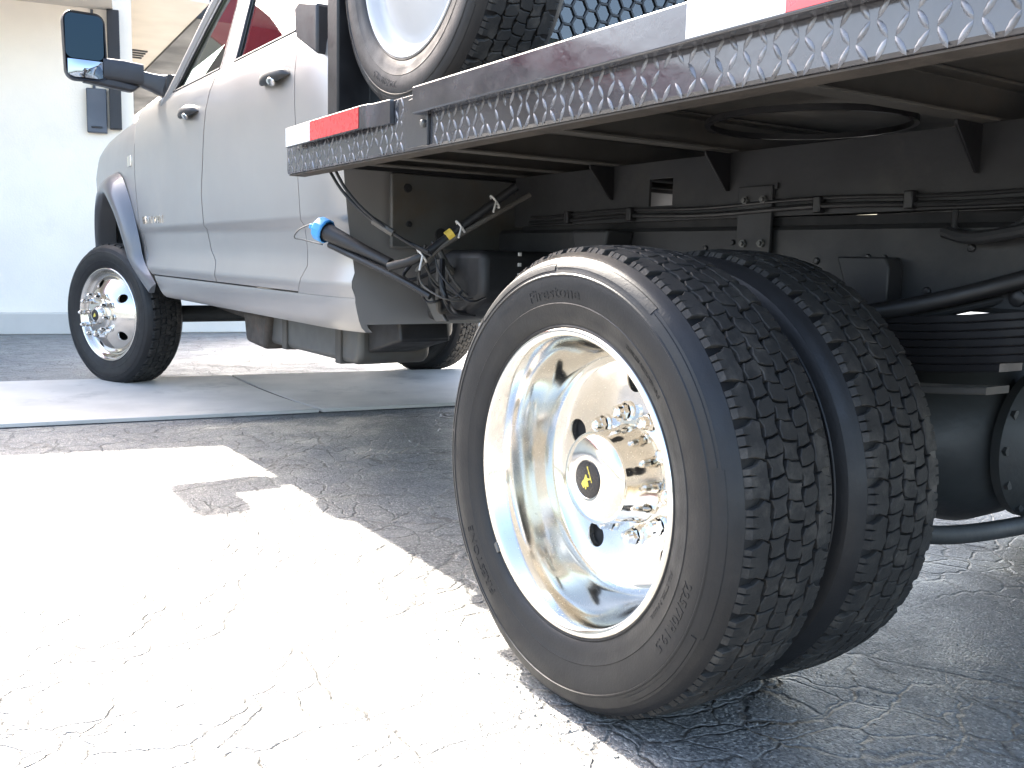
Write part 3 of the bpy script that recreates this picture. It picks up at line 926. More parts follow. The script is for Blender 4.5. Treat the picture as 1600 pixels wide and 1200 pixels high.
# wheel-arch flare: band swept along the arch
def flare(mirror=False):
    mb = MB(); rws = []; path = []
    for a in lin(-4, 90, 20)[:-1]:
        c_, s2 = math.cos(R(a)), math.sin(R(a))
        path.append(((AX+0.60*c_, AZ+0.60*s2), (AX+0.52*c_, AZ+0.475*s2), 1.0))
    for a in lin(90, 165, 22):
        c_, s2 = math.cos(R(a)), math.sin(R(a))
        path.append(((AX+0.468*c_, AZ+0.60*s2), (AX+0.375*c_, AZ+0.475*s2), 1.0 - 0.30*max(0, (a-120)/45)))
    for k, (o, i_, wd) in enumerate((((4.022, 0.722), (4.105, 0.690), 0.62), ((3.985, 0.690), (4.06, 0.650), 0.52), ((3.930, 0.658), (4.01, 0.612), 0.42), ((3.868, 0.628), (3.955, 0.578), 0.33), ((3.815, 0.600), (3.905, 0.550), 0.25))):
        path.append((o, i_, wd))
    BZ = [(0.5, -0.236), (0.62, -0.226), (0.9, -0.199), (1.12, -0.180), (1.3, -0.176)]
    for (o, i_, wide) in path:
        row = []
        for (q, out_) in ((0.0, 0.0), (0.06, 0.012), (0.22, 0.046), (0.45, 0.074), (0.68, 0.087), (0.86, 0.090), (0.97, 0.078), (1.0, 0.055), (1.0, -0.03)):
            x, z = o[0]+(i_[0]-o[0])*q, o[1]+(i_[1]-o[1])*q
            base = interp(BZ, z) - (0.028*(x-3.9)**2 if x > 3.9 else 0)
            row.append((x, base + 0.004 + out_*wide, z))
        rws.append(row)
    if mirror: rws = [[mir(p) for p in r] for r in rws]
    mb.grid(rws)
    mb.add(rws[-1], [tuple(range(9))])
    return mb.build("fender_flare", "flare_paint", truck, sharp=50)
flare(); flare(True)
# wheel-well liner
for s_ in (0, 1):
    ln_ = MB(); rws = []
    for k in lin(0, 1, 25):
        a = R(-5 + 190*k)
        rws.append([(AX+0.525*math.cos(a), y, AZ-0.01+0.525*math.sin(a)) for y in (-0.27, -0.40, -0.72)])
    ln_.grid(rws)
    ln_.add([r[-1] for r in rws], [tuple(range(25))])
    if s_: ln_.v = [mir(p) for p in ln_.v]
    ln_.build("wheel_well", "void_black", truck)

# ---- tow mirror
MX = 3.66
hd_ = MB()
rws = []
N_ = 6
prof = rrect(0.013, 0.196, 1.549, 1.859, 0.045, N_)
prof = [(y + (z-1.70)*0.03, z) for y, z in prof]
cy_, cz_ = 0.105, 1.704
for x, s_ in ((MX-0.004, 0.93), (MX-0.012, 0.985), (MX, 1.0), (MX+0.05, 0.99), (MX+0.085, 0.93), (MX+0.105, 0.80), (MX+0.112, 0.55), (MX+0.113, 0.02)):
    rws.append([(x, cy_+(y-cy_)*s_, cz_+(z-cz_)*s_) for y, z in prof + prof[:1]])
hd_.grid(rws)
mh = hd_.build("mirror_head", "mirror_plastic", truck, sharp=45)
def plate(poly, x0, x1): return MB().prism(poly, x0, x1, 'yz')
gp = [(cy_+(y-cy_)*0.92, cz_+(z-cz_)*0.92) for y, z in prof]
plate(rrect(0.025, 0.190, 1.646, 1.847, 0.030), MX-0.0068, MX-0.0030).build("mirror_glass", "mirror_glass", mh)
cvx = MB(); rows = []
for z in lin(1.562, 1.641, 9):
    rows.append([(MX-0.0068 - 0.010*(1-((y-0.104)/0.09)**2)*(1-((z-1.602)/0.06)**2), y, z) for y in lin(0.027 + (0.02 if z < 1.57 else 0), 0.183 - (0.03 if z < 1.57 else 0), 12)])
cvx.grid(rows)
cvx.build("convex_glass", "convex_mirror_glass", mh)
arm = MB()
for (dz, ry) in ((1.618, 0.042),):
    pts = [(MX+0.03, 0.03, 1.615), (MX+0.03, -0.06, 1.613), (MX+0.025, -0.150, 1.606)]
    rw_ = []
    for (x, y, z), (hx, hz_) in zip(pts, ((0.045, 0.050), (0.048, 0.052), (0.048, 0.050))):
        rw_.append([(x+a, y, z+b) for a, b in rrect(-hx, hx, -hz_, hz_, 0.02, 3)])
    rw_ = [r + r[:1] for r in rw_]
    arm.grid(rw_); arm.add(rw_[-1][:-1], [tuple(range(len(rw_[-1])-1))])
    rw_ = []
    for (x, y, z), (hx, hz_) in zip(((MX+0.02, -0.14, 1.592), (MX-0.01, -0.185, 1.575), (MX-0.05, -0.225, 1.555), (MX-0.09, -0.27, 1.545)), ((0.036, 0.036), (0.036, 0.040), (0.04, 0.05), (0.05, 0.062))):
        rw_.append([(x+a, y, z+b) for a, b in rrect(-hx, hx, -hz_, hz_, 0.016, 3)])
    rw_ = [r + r[:1] for r in rw_]
    arm.grid(rw_)
arm.build("mirror_arm", "mirror_plastic", truck, sharp=40)
lw = MB().prism([(0.12, 1.547), (0.0, 1.533), (-0.105, 1.523), (-0.14, 1.552), (0.0, 1.577)], MX-0.005, MX+0.06, 'yz')
lw.build("mirror_arm_cover", "mirror_plastic", truck, bevel=0.01)
MB().prism([(3.50, 1.478), (3.66, 1.478), (3.50, 1.60)], -0.30, -0.222, 'xz').build("mirror_sail", "black_plastic", truck, bevel=0.006)

# ------------------------------------------------------------------ flatbed
TILT = R(0.62)
def dz(x): return -(x)*math.tan(TILT)           # the deck rises a little towards the rear
DT = Matrix(((1, 0, 0, 0), (0, 1, 0, 0), (-math.tan(TILT), 0, 1, 0), (0, 0, 0, 1)))
X0, X1 = -2.6, 1.412                              # rear and front of the bed
YP = -0.032
ZL, ZT = 1.016, 1.136                             # side plate bottom and top at x = 0
dk = MB().box((X0, 2*YC+0.04, ZT-0.012), (X1, YP-0.010, ZT-0.003), DT)
dk.build("deck_floor", "brown_steel", truck)
for s_ in (0, 1):
    sp = MB()
    # side plate with turned-in lower lip
    y = YP
    sp.prism([(y, ZT), (y, ZL+0.006), (y-0.004, ZL), (y-0.055, ZL), (y-0.055, ZL+0.005), (y-0.008, ZL+0.006), (y-0.008, ZT-0.012), (y-0.030, ZT-0.012), (y-0.030, ZT)][::1], X0, X1, 'yz', DT)
    if s_: sp.v = [mir(p) for p in sp.v]
    o = sp.build("side_plate", "deck_paint", truck, bevel=0.0015, sharp=30)
    if s_ == 0: side_plate = o
# dirty lip under the side plate
MB().box((X0, YP-0.053, ZL-0.0035), (X1-0.002, YP-0.006, ZL-0.0006), DT).build("lip", "rusty_lip", side_plate)
# raised lozenges of the tread plate
lz = MB(); P2 = 0.0262
nrow = int((ZT-ZL-0.014)/P2)+1
def lozenge(mb, x, z, ang, L=0.0132, Wd=0.0040, H=0.0021):
    ca, sa = math.cos(ang), math.sin(ang); vs = []; 
    ring = [(L, 0), (L*0.55, Wd*0.75), (0, Wd), (-L*0.55, Wd*0.75), (-L, 0), (-L*0.55, -Wd*0.75), (0, -Wd), (L*0.55, -Wd*0.75)]
    for a, b in ring: vs.append((x+a*ca-b*sa, 0.0002, z+a*sa+b*ca))
    for a, b in ((L*0.6, 0), (L*0.2, 0), (-L*0.2, 0), (-L*0.6, 0)): vs.append((x+a*ca-b*sa, H*(0.75 if abs(a) > L*0.5 else 1), z+a*sa+b*ca))
    fs = [(0, 1, 8), (1, 2, 9, 8), (2, 3, 10, 9), (3, 4, 11), (3, 11, 10), (4, 5, 11), (5, 6, 10, 11), (6, 7, 9, 10), (7, 0, 8), (7, 8, 9)]
    mb.add([(a, b+YP, c) for a, b, c in vs], fs, DT)
nx_ = int((1.41+1.3)/P2)
for i in range(nx_):
    x = 1.398 - i*P2
    if 0.555 < x < 0.69: continue
    for j in range(5):
        z = ZL + 0.012 + j*P2*0.93
        if z > ZT-0.006: continue
        if random.random() < 0.04: continue
        q_ = random.uniform(0.55, 1.1) if random.random() < 0.35 else 1.0
        lozenge(lz, x, z, R(57 if (i+j) % 2 else -57) + random.gauss(0, 0.05), 0.0150*(0.8+0.2*q_), 0.0046, 0.0026*q_)
lo = lz.build("raised_pattern", "worn_glint_pattern", side_plate, sharp=60)
tag(lo, kind='stuff')
# smooth joint plate with a rounded end between the two rails, and a bolt
jp = [(0.56, ZL+0.004), (0.640, ZL+0.004)] + [(0.648+0.030*math.sin(a), ZL+0.008+0.10*(a/math.pi)) for a in lin(0, math.pi, 9)] + [(0.56, ZT-0.004)]
MB().prism(jp, YP+0.0005, YP+0.0075, 'xz', DT).build("joint_plate", "deck_paint", truck, bevel=0.0012)
bt = MB().lathe([(0.0055, 0.009), (0.010, 0.0088), (0.012, 0.006), (0.0125, 0.001)], 6, DT @ Matrix.Translation((0.575, YP+0.002, 1.066)))
bt.build("bolt", "tank_metal", truck, sharp=30)
# rub rails: a short front length whose end turns back to the side, and the long rear one
RY = -0.004
ra = MB(); za, zb_ = 1.083, 1.1365
path = [(1.345, RY), (0.87, RY), (0.845, RY-0.001), (0.825, RY-0.005), (0.805, RY-0.012), (0.73, YP+0.0115)]
outer = path; inner = [(x, y-0.010) for x, y in path]
rws = []
for (xo, yo), (xi, yi) in zip(outer, inner):
    rws.append([(xo, yo, za), (xo, yo, zb_), (xi, yi, zb_), (xi, yi, za), (xo, yo, za)])
ra.grid([[tuple(DT @ Vector(p)) for p in r] for r in rws])
for r in (rws[0], rws[-1]): ra.add([tuple(DT @ Vector(p)) for p in r[:4]], [(0, 1, 2, 3)])
ra.build("front_rub_rail", "deck_paint", truck, sharp=30, bevel=0.0015)
MB().box((X0, YP+0.001, za+0.002), (0.592, RY, zb_+0.006), DT).build("rear_rub_rail", "deck_paint", truck, bevel=0.0035, segs=3)
for x in (1.2, 0.98):
    MB().box((x-0.03, YP+0.0006, za+0.006), (x+0.03, RY-0.0105, zb_-0.006), DT).build("rail_spacer", "black_steel", truck)
# chipped paint flecks along the rear rail are left to its material; reflective tape lies on both rails
def tape(name, x0, x1, z0, z1, mat):
    MB().box((x0, RY+0.0004, z0), (x1, RY+0.0012, z1), DT).build(name, mat, truck)
tape("reflective_tape", 1.168, 1.343, za+0.002, zb_-0.002, "reflector_white")
tape("reflective_tape", 0.862, 1.1675, za+0.002, zb_-0.002, "reflector_red")
tape("reflective_tape", -0.418, -0.240, za+0.007, zb_+0.006, "reflector_white")
tape("reflective_tape", -0.72, -0.4185, za+0.007, zb_+0.006, "reflector_red")
tape("reflective_tape", -1.02, -0.7205, za+0.007, zb_+0.006, "reflector_white")
# front edge of the bed
MB().box((X1-0.012, 2*YC+0.05, ZL+0.03), (X1-0.002, YP-0.010, ZT-0.014), DT).build("front_plate", "black_steel", truck)
# crossmembers: C channels
ZX = 1.047
for x in (1.30, 0.835, 0.40, -0.235, -0.66, 1.1, -1.6, -2.1):
    c_ = MB()
    a = ZX; b = ZT-0.014
    c_.prism([(x, a), (x-0.045, a), (x-0.045, a+0.006), (x-0.006, a+0.006), (x-0.006, b-0.006), (x-0.045, b-0.006), (x-0.045, b), (x, b)], 2*YC+0.10, YP-0.058, 'xz', DT)
    c_.build("crossmember", "brown_steel", truck, bevel=0.0015)
# long sills with triangular gussets and a square hole
ZS0 = 0.892
for s_ in (0, 1):
    y0 = -0.75 if s_ == 0 else 2*YC+0.75
    sg = 1 if s_ == 0 else -1
    sm = MB(); hx0, hx1, hz0, hz1 = 0.572, 0.662, 0.931, 1.002
    ya, yb_ = y0, y0-0.008*sg
    def slab(xa, xb, z0, z1):
        sm.box((xa, min(ya, yb_), z0), (xb, max(ya, yb_), z1), DT)
    slab(X0, hx0, ZS0, ZX-0.001); slab(hx1, 1.30, ZS0, ZX-0.001); slab(hx0, hx1, ZS0, hz0); slab(hx0, hx1, hz1, ZX-0.001)
    sm.box((X0, min(y0-0.07*sg, y0-0.0085*sg), ZS0), (1.30, max(y0-0.07*sg, y0-0.0085*sg), ZS0+0.008), DT)
    sm.box((X0, min(y0-0.07*sg, y0-0.0085*sg), ZX-0.010), (1.30, max(y0-0.07*sg, y0-0.0085*sg), ZX-0.002), DT)
    sm.build("long_sill", "frame_steel", truck)
    if s_ == 0:
        for x in (0.835, 0.40, -0.225, -0.66):
            MB().prism([(y0+0.001, ZX-0.002), (y0+0.085, ZX-0.002), (y0+0.085, ZX-0.010), (y0+0.010, ZX-0.092), (y0+0.001, ZX-0.092)], x-0.026, x-0.020, 'yz', DT).build("gusset", "black_steel", truck, bevel=0.001)
        MB().box((0.232, y0+0.001, 0.80), (0.335, y0+0.011, 0.962), DT).build("mounting_plate", "frame_steel", truck, bevel=0.002)
        MB().box((0.222, y0+0.001, 0.953), (0.2315, y0+0.007, 0.966), DT).build("weld_tab", "black_steel", truck)
# chassis rails
for s_ in (0, 1):
    y0 = -0.757 if s_ == 0 else 2*YC+0.757
    sg = 1 if s_ == 0 else -1
    fm = MB()
    z0, z1 = 0.700, 0.868
    prof = [(y0, z0+0.01), (y0, z1-0.01), (y0-0.01*sg, z1), (y0-0.075*sg, z1), (y0-0.075*sg, z1-0.008), (y0-0.012*sg, z1-0.008), (y0-0.008*sg, z1-0.014), (y0-0.008*sg, z0+0.014), (y0-0.012*sg, z0+0.008), (y0-0.075*sg, z0+0.008), (y0-0.075*sg, z0), (y0-0.01*sg, z0)]
    fm.prism(prof, -2.5, 5.2, 'yz')
    ch = fm.build("chassis_rail", "frame_steel", truck, sharp=25)
    MB().box((X0+0.1, min(y0-0.01*sg, y0-0.065*sg), z1+0.0005), (1.28, max(y0-0.01*sg, y0-0.065*sg), ZS0-0.004)).build("gap_shade_strip", "void_black", truck)  # black filler standing in for the shade in the gap below the sill
    if s_ == 0:
        for (x, z, r) in ((0.11, 0.79, 0.008), (-0.02, 0.80, 0.007), (-0.06, 0.80, 0.006), (-0.16, 0.735, 0.009), (-0.235, 0.735, 0.008), (-0.245, 0.82, 0.008), (0.45, 0.815, 0.008), (0.36, 0.83, 0.007), (-0.34, 0.73, 0.016), (0.7, 0.8, 0.009), (0.95, 0.76, 0.01)):
            MB().lathe([(0.0004, r), (0.004, r*0.95), (0.006, r*0.7), (0.0065, 0.0005)], 10, Matrix.Translation((x, y0, z))).build("chassis_bolt", "black_steel", ch, sharp=30)
        # bump-stop bracket and stop
        MB().prism([(0.02, 0.80), (-0.095, 0.80), (-0.105, 0.78), (-0.105, 0.69), (-0.02, 0.69)], y0+0.001, y0+0.05, 'xz').build("bump_bracket", "frame_steel", truck, bevel=0.004)
for x in (1.15, 0.3, -0.75):
    MB().box((x-0.05, 2*YC+0.77, 0.72), (x+0.05, -0.77, 0.84)).build("chassis_crossmember", "frame_steel", truck, bevel=0.006)
# round gooseneck tube ring under the floor and a bent strap on the sill
rg = MB(); rg.lathe([(0.0, 0.205), (0.012, 0.205), (0.012, 0.216), (0.0, 0.216)], 56, DT @ Matrix.Translation((0.10, -0.69, 1.072)) @ Matrix.Rotation(R(90), 4, 'X'), closed=True)
rg.build("floor_ring", "black_steel", truck)
strap = MB()
strap.tube([(-0.215, -0.742, 0.89), (-0.222, -0.735, 0.855), (-0.26, -0.73, 0.845), (-0.33, -0.73, 0.856), (-0.365, -0.735, 0.885), (-0.367, -0.742, 0.915)], 0.006, 8)
strap.build("hose_hanger", "frame_steel", truck)
hs = MB(); hs.tube([(-0.20, -0.735, 0.850), (-0.26, -0.722, 0.838), (-0.33, -0.722, 0.846), (-0.40, -0.73, 0.862)], 0.012, 10)
hs.build("air_hose", "frame_steel", truck)

# ---- axle, springs, shock
ax = MB()
ax.tube([(0, -0.36, ZC), (0, -0.9, ZC)], 0.062, 20); ax.tube([(0, -1.46, ZC), (0, -2.0, ZC)], 0.062, 20)
ax.build("axle_tube", "cast_iron", truck)
df = MB()
T = Matrix.Translation((0.0, YC+0.02, ZC)) 
prof = []
df.lathe([(-0.30, 0.07), (-0.24, 0.09), (-0.19, 0.15), (-0.13, 0.195), (-0.05, 0.212), (0.05, 0.212), (0.13, 0.19), (0.20, 0.14), (0.27, 0.085), (0.32, 0.068)], 48, T)
df.build("differential", "cast_iron", truck, sharp=50)
cv = MB(); Tc = Matrix.Translation((-0.205, YC+0.02, ZC)) @ Matrix.Rotation(R(90), 4, 'Z')
cv.lathe([(-0.02, 0.165), (0.0, 0.165), (0.012, 0.15), (0.04, 0.11), (0.06, 0.04), (0.063, 0.001)], 40, Tc)
for k in range(12):
    a = 2*math.pi*k/12
    cv.lathe([(-0.0, 0.011), (0.012, 0.011), (0.0125, 0.001)], 6, Tc @ Matrix.Translation((0.152*math.cos(a), 0, 0.152*math.sin(a))))
cv.build("differential_cover", "cast_iron", truck, sharp=40)
sb = MB(); sb.tube([(-0.05, -0.52, 0.36), (-0.20, -0.60, 0.30), (-0.25, -0.72, 0.268), (-0.27, -1.0, 0.255), (-0.27, -1.4, 0.255), (-0.27, -1.6, 0.25), (-0.30, -1.7, 0.30)], 0.019, 12)
sb.build("sway_bar", "cast_iron", truck)
MB().tube([(0.9, YC+0.03, 0.50), (0.18, YC+0.02, 0.42)], 0.055, 18).build("drive_shaft", "frame_steel", truck)
# brake drum behind the inner wheel
MB().lathe([(0.0, 0.215), (-0.10, 0.215), (-0.115, 0.20), (-0.118, 0.07)], 48, Matrix.Translation((0, -0.40, ZC))).build("brake_drum", "cast_iron", truck, sharp=40)
YS = -0.72
def leaf(k, half, th, z0, wd=0.038):
    rows = []; n = 17
    for s_ in lin(-half, half, n):
        z = z0 + 0.105*(s_/0.75)**2
        x = s_
        rows.append([(x, YS-wd, z), (x, YS+wd, z), (x, YS+wd, z+th), (x, YS-wd, z+th), (x, YS-wd, z)])
    mb = MB().grid(rows)
    for r in (rows[0], rows[-1]): mb.add(r[:4], [(0, 1, 2, 3)])
    return mb
for k in range(7):
    half = (0.78, 0.78, 0.70, 0.62, 0.54, 0.46, 0.36)[k]
    leaf(k, half, 0.0150, 0.668 - 0.0153*k).build("spring_leaf", "black_steel", truck, bevel=0.0025)
leaf(9, 0.34, 0.014, 0.535).build("spring_block_leaf", "brown_steel", truck, bevel=0.003)
sp_ = MB().box((-0.075, YS-0.055, 0.44), (0.075, YS+0.055, 0.545)); sp_.box((-0.07, YS-0.06, 0.6845), (0.07, YS+0.06, 0.70))
sp_.build("spring_plate", "cast_iron", truck, bevel=0.006)
for x in (-0.055, 0.055):
    for s_ in (-1, 1):
        MB().tube([(x, YS+0.049*s_, 0.30), (x, YS+0.049*s_, 0.71)], 0.010, 10).build("u_bolt", "cast_iron", truck)
for x in (-0.80, 0.80):
    MB().prism([(x-0.08, 0.86), (x+0.08, 0.86), (x+0.03, 0.66), (x-0.03, 0.66)], -0.757+0.001, -0.66, 'xz').build("spring_hanger", "frame_steel", truck, bevel=0.008)
# overload/helper link and brake lines running to the rear right of the picture
MB().tube([(0.02, -0.60, 0.665), (-0.20, -0.70, 0.715), (-0.45, -0.79, 0.80), (-0.6, -0.83, 0.85)], 0.017, 14).build("shock_absorber", "black_plastic", truck)
MB().tube([(0.0, -0.64, 0.645), (-0.24, -0.74, 0.705), (-0.5, -0.83, 0.79)], 0.010, 10).build("brake_line", "black_plastic", truck)
MB().box((-0.13, -0.80, 0.665), (-0.10, -0.77, 0.698)).build("marker_block", "amber", truck, bevel=0.004)
MB().box((-0.22, -0.98, 0.60), (-0.16, -0.90, 0.68)).build("sensor_box", "black_plastic", truck, bevel=0.006)

# ------------------------------------------------------------------ behind the cab: tanks, filler, harness
MB().prism(rrect(1.72, 2.72, 0.395, 0.60, 0.05, 4), -0.68, -0.40, 'xz').build("fuel_tank", "tank_metal", truck, bevel=0.02, segs=3)
for x in (1.86, 2.40):
    MB().box((x, -0.69, 0.388), (x+0.05, -0.392, 0.60)).build("tank_strap", "brown_steel", truck, bevel=0.004)
MB().prism([(2.60, 0.37), (2.84, 0.385), (2.88, 0.52), (2.56, 0.52)], -0.66, -0.37, 'xz').build("exhaust_can", "rusty_lip", truck, bevel=0.02, segs=3)
MB().tube([(5.0, -0.75, 0.50), (3.6, -0.72, 0.44), (2.9, -0.55, 0.42)], 0.045, 14).build("exhaust_pipe", "rusty_lip", truck)
MB().prism([(2.95, 0.36), (3.9, 0.34), (4.3, 0.42), (4.3, 0.62), (2.95, 0.62)], -1.5, -0.85, 'xz').build("gearbox", "tank_metal", truck, bevel=0.04, segs=3)
MB().tube([(4.5, -0.4, 0.40), (4.5, -1.96, 0.40)], 0.05, 14).build("front_axle", "cast_iron", truck)
MB().prism([(1.04, 0.66), (1.16, 0.60), (1.38, 0.575), (1.38, 0.76), (1.24, 0.80), (1.04, 0.80)], -0.98, -0.47, 'xz').build("def_tank", "black_plastic", truck, bevel=0.025, segs=3)
MB().prism([(1.20, 0.585), (1.27, 0.580), (1.37, 0.675), (1.345, 0.69)], -0.459, -0.445, 'xz').build("tank_bracket", "tank_metal", truck, bevel=0.004)
for k in range(5):
    MB().box((1.0355, -0.60, 0.665+0.03*k), (1.0395, -0.59, 0.675+0.03*k)).build("label_strip", "cable_white", truck)
MB().prism([(1.47, 0.50), (1.715, 0.44), (1.715, 0.60), (1.52, 0.66)], -0.62, -0.43, 'xz').build("splash_guard", "black_plastic", truck, bevel=0.01)
# grey inner panel behind the cab
MB().box((1.40, -0.98, 0.80), (1.418, -0.36, 1.03)).build("inner_panel", "tank_metal", truck, bevel=0.006)
for (y, z, r) in ((-0.415, 0.985, 0.014), (-0.42, 0.875, 0.010), (-0.535, 0.845, 0.022)):
    MB().lathe([(0.0, r), (0.006, r*0.9), (0.007, 0.001)], 18, Matrix.Translation((1.3995, y, z)) @ Matrix.Rotation(R(90), 4, 'Z')).build("grommet", "void_black", truck)
# DEF filler neck with blue cap
CAP = Vector((1.475, -0.165, 0.850)); END = Vector((1.25, -0.283, 0.753))
dirn = (CAP-END).normalized()
fn = MB(); fn.tube([END, END.lerp(CAP, 0.35), END.lerp(CAP, 0.93)], 0.02, 16, radii=[0.017, 0.018, 0.027])
fn.build("filler_neck", "black_plastic", truck)
TQ = Matrix.Translation(CAP) @ dirn.to_track_quat('Y', 'Z').to_matrix().to_4x4()
cp = MB(); cp.lathe([(-0.022, 0.034), (-0.018, 0.038), (0.004, 0.038), (0.012, 0.036), (0.018, 0.030), (0.019, 0.018), (0.020, 0.001)], 12, TQ)
cp.box((-0.030, 0.016, -0.007), (0.030, 0.028, 0.007), TQ)
cap = cp.build("filler_cap", "cap_blue", truck, sharp=25, bevel=0.002)
lanyard = [CAP + Vector(d) for d in ((0.012, 0.02, 0.02), (0.07, 0.045, 0.0), (0.10, 0.05, -0.025), (0.075, 0.03, -0.032), (0.0, 0.0, -0.045))]
MB().tube(lanyard, 0.0022, 6).build("lanyard", "tank_metal", truck)
MB().tube([CAP + Vector((-0.02, -0.015, -0.045)), Vector((1.20, -0.28, 0.715)), Vector((1.10, -0.335, 0.665))], 0.010, 10).build("breather_hose", "black_plastic", truck)
# wires down from the bed
MB().tube([(1.26, -0.09, 1.02), (1.22, -0.12, 0.95), (1.17, -0.17, 0.885), (1.12, -0.24, 0.83), (1.05, -0.30, 0.79)], 0.0045, 8).build("wire", "black_plastic", truck)
MB().tube([(1.22, -0.09, 1.02), (1.19, -0.12, 0.95), (1.15, -0.17, 0.885), (1.10, -0.25, 0.82), (1.05, -0.31, 0.78)], 0.0045, 8).build("wire", "black_plastic", truck)
MB().tube([(1.16, -0.185, 0.872), (1.115, -0.225, 0.838)], 0.011, 8).build("connector", "tank_metal", truck)
# loom with cable ties
H0, H1 = Vector((1.10, -0.30, 0.775)), Vector((1.00, -0.55, 0.98))
MB().tube([H0 + Vector((0.09, 0.05, -0.03)), H0, H0.lerp(H1, 0.45) + Vector((0.01, 0.01, -0.012)), H1], 0.013, 12).build("wiring_loom", "black_plastic", truck)
MB().tube([H0 + Vector((0.02, 0.0, -0.04)), H0.lerp(H1, 0.35) + Vector((0, 0.02, -0.03)), H1 + Vector((0, -0.05, -0.02))], 0.007, 8).build("wiring_loom", "brown_steel", truck)
for q, tail in ((0.02, 0.04), (0.42, 0.03), (0.78, 0.03)):
    c_ = H0.lerp(H1, q)
    d = (H1-H0).normalized(); a = d.cross(Vector((0, 0, 1))).normalized(); b = d.cross(a)
    pts = [c_ + (a*math.cos(t_) + b*math.sin(t_))*0.020 for t_ in lin(0, 2*math.pi, 14)]
    pts += [pts[-1] + Vector((-0.01, 0.015, -tail))]
    MB().tube(pts, 0.0032, 6).build("cable_tie", "cable_white", truck)
MB().tube([H0.lerp(H1, 0.28), H0.lerp(H1, 0.34)], 0.0165, 10).build("yellow_tape", "tape_yellow", truck)
# messy hoses and wires hanging between cab and tank
rs = random.Random(3)
for k in range(11):
    a = Vector((1.16+rs.uniform(-.08, .12), -0.36+rs.uniform(-.12, .05), 0.79+rs.uniform(-.05, .03)))
    b = Vector((1.10+rs.uniform(-.1, .15), -0.52+rs.uniform(-.15, .1), 0.66+rs.uniform(-.06, .10)))
    mid_ = a.lerp(b, 0.5) + Vector((rs.uniform(-.05, .05), rs.uniform(-.02, .08), -rs.uniform(.03, .09)))
    q1 = a.lerp(mid_, 0.5) + Vector((rs.uniform(-.02, .02), 0.015, -0.01)); q2 = mid_.lerp(b, 0.5) + Vector((rs.uniform(-.02, .02), 0.01, -0.01))
    MB().tube([a, q1, mid_, q2, b], rs.choice((0.003, 0.004, 0.006, 0.009)), 8).build("hose", rs.choice(("black_plastic", "black_plastic", "brown_steel", "black_steel")), truck)
# harness and pipes running along the bed sill and the chassis rail, with clips and bolts
for (y, z, r) in ((-0.738, 0.905, 0.006), (-0.742, 0.922, 0.004)):
    MB().tube([(x, y+0.004*math.sin(x*5), z+dz(x)+0.004*math.sin(x*9+y*50)) for x in lin(-1.2, 1.2, 40)], r, 8).build("wiring_run", "black_plastic", truck)
for x in (1.0, 0.72, 0.1, -0.12, -0.5):
    MB().box((x-0.010, -0.7485, 0.894+dz(x)), (x+0.010, -0.728, 0.930+dz(x))).build("clip", "black_steel", truck, bevel=0.003)
for (x, z) in ((0.255, 0.83), (0.31, 0.83), (0.255, 0.93), (0.31, 0.93)):
    MB().lathe([(0.0, 0.010), (0.006, 0.0098), (0.0062, 0.006), (0.012, 0.006), (0.0125, 0.0005)], 6, Matrix.Translation((x, -0.7385, z+dz(x)))).build("plate_bolt", "tank_metal", truck, sharp=30)
for x in (0.835, 0.40, -0.225, -0.66):
    MB().tube([(x-0.0175, -0.747, 1.04+dz(x)), (x-0.0175, -0.747, 0.96+dz(x))], 0.004, 6).build("weld_bead", "tank_metal", truck)
# handbrake cable with adjuster
MB().tube([(1.02, -0.60, 0.735), (0.85, -0.56, 0.715), (0.55, -0.50, 0.68)], 0.0035, 6).build("brake_cable", "tank_metal", truck)
MB().tube([(0.88, -0.57, 0.719), (0.83, -0.555, 0.712)], 0.008, 8).build("cable_adjuster", "tank_metal", truck)

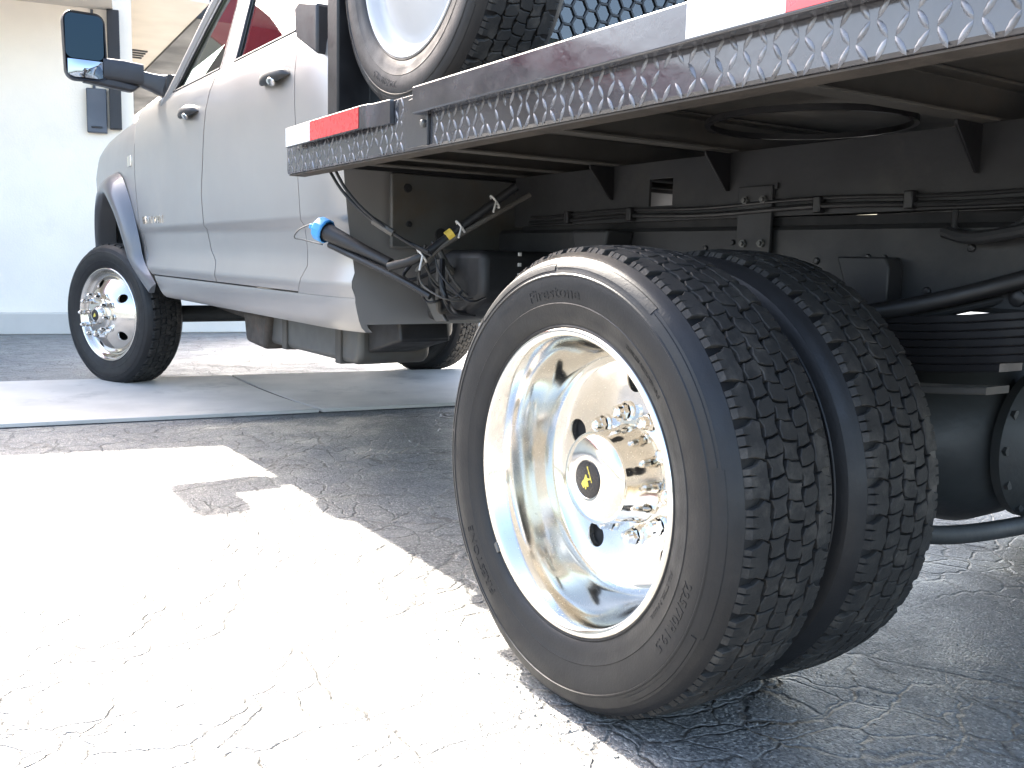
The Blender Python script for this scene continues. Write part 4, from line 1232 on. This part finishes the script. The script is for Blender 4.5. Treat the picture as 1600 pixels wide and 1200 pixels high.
# ------------------------------------------------------------------ headache rack: posts, honeycomb screen
XR = 1.372
for y in (-0.20, 2*YC+0.20):
    MB().box((XR-0.045, y-0.055, ZT-0.003), (XR+0.030, y+0.050, 2.05), DT).build("rack_post", "black_steel", truck, bevel=0.006)
MB().box((XR-0.04, 2*YC+0.22, 1.98), (XR+0.04, -0.22, 2.05), DT).build("rack_beam", "black_steel", truck, bevel=0.006)
MB().box((XR-0.012, 2*YC+0.22, ZT-0.003), (XR+0.012, -0.22, 1.30), DT).build("rack_kick_plate", "black_steel", truck, bevel=0.003)
hx = MB(); rh = 0.034; bar = 0.0038
ystart = -0.24
ncol = int(1.88/(rh*1.5)); nrw = int(0.68/(rh*math.sqrt(3)))
seen = set()
for i in range(ncol):
    for j in range(nrw):
        cy2 = ystart - rh - i*rh*1.5; cz2 = 1.315 + rh + j*rh*math.sqrt(3) + (rh*math.sqrt(3)/2 if i % 2 else 0)
        pts = [(cy2+rh*math.cos(R(60*k)), cz2+rh*math.sin(R(60*k))) for k in range(6)]
        for k in range(6):
            a, b = pts[k], pts[(k+1) % 6]
            key = tuple(sorted(((round(a[0], 3), round(a[1], 3)), (round(b[0], 3), round(b[1], 3)))))
            if key in seen: continue
            seen.add(key)
            d = Vector((b[0]-a[0], b[1]-a[1])).normalized(); n_ = Vector((-d.y, d.x))*bar
            hx.prism([(a[0]+n_.x, a[1]+n_.y), (b[0]+n_.x, b[1]+n_.y), (b[0]-n_.x, b[1]-n_.y), (a[0]-n_.x, a[1]-n_.y)], XR-0.003, XR+0.003, 'yz')
hx.build("honeycomb_screen", "black_steel", truck)
# black corner bracket box between cab and rack
MB().prism([(1.525, 1.372), (1.70, 1.45), (1.71, 1.54), (1.67, 1.555), (1.525, 1.52)], -0.27, -0.168, 'xz').build("corner_lamp_box", "mirror_plastic", truck, bevel=0.008)
MB().box((1.425, -0.285, 1.12), (1.448, -0.22, 1.40)).build("rack_brace", "flare_paint", truck, bevel=0.005)

# ================================================================== spare wheel standing on the deck
spare = empty("spare_wheel", (0.915, -0.165, 1.127))
tag(spare, "white spare truck wheel standing upright on the flatbed behind the cab", "wheel")
srim = MB().lathe([(-0.012, 0.2655), (-0.002, 0.2668), (0.003, 0.2625), (0.001, 0.2545), (-0.008, 0.249), (-0.022, 0.243), (-0.030, 0.235), (-0.032, 0.222), (-0.020, 0.20), (0.0, 0.165), (0.02, 0.13), (0.028, 0.115), (0.028, 0.082), (0.02, 0.08)], 96).build("rim", "white_steel", spare, sharp=50, pw=False)
sty = MB().lathe(PROF, 128).build("tyre", "tyre_rubber", spare, sharp=28, pw=False)
stt = tread().build("tread", "tread_rubber", spare, sharp=25, pw=False, fix=False)
slt = MB()
sidewall_text(slt, "225/70R19.5", 0.024, 0.320, -70, 1.1)
for k in range(9):
    a0 = 12 + 40*k
    arc_band(slt, 0.3655 if k % 2 else 0.361, 0.3795 if k % 2 else 0.372, a0+0.3, a0+39.7, 0.0013)
slt.build("sidewall_lettering", "tyre_rubber", spare, sharp=30, pw=False)
for o in (srim, sty, stt, slt): pass
for ch in spare.children:
    ch.location = (0, 0, RT + 0.0)
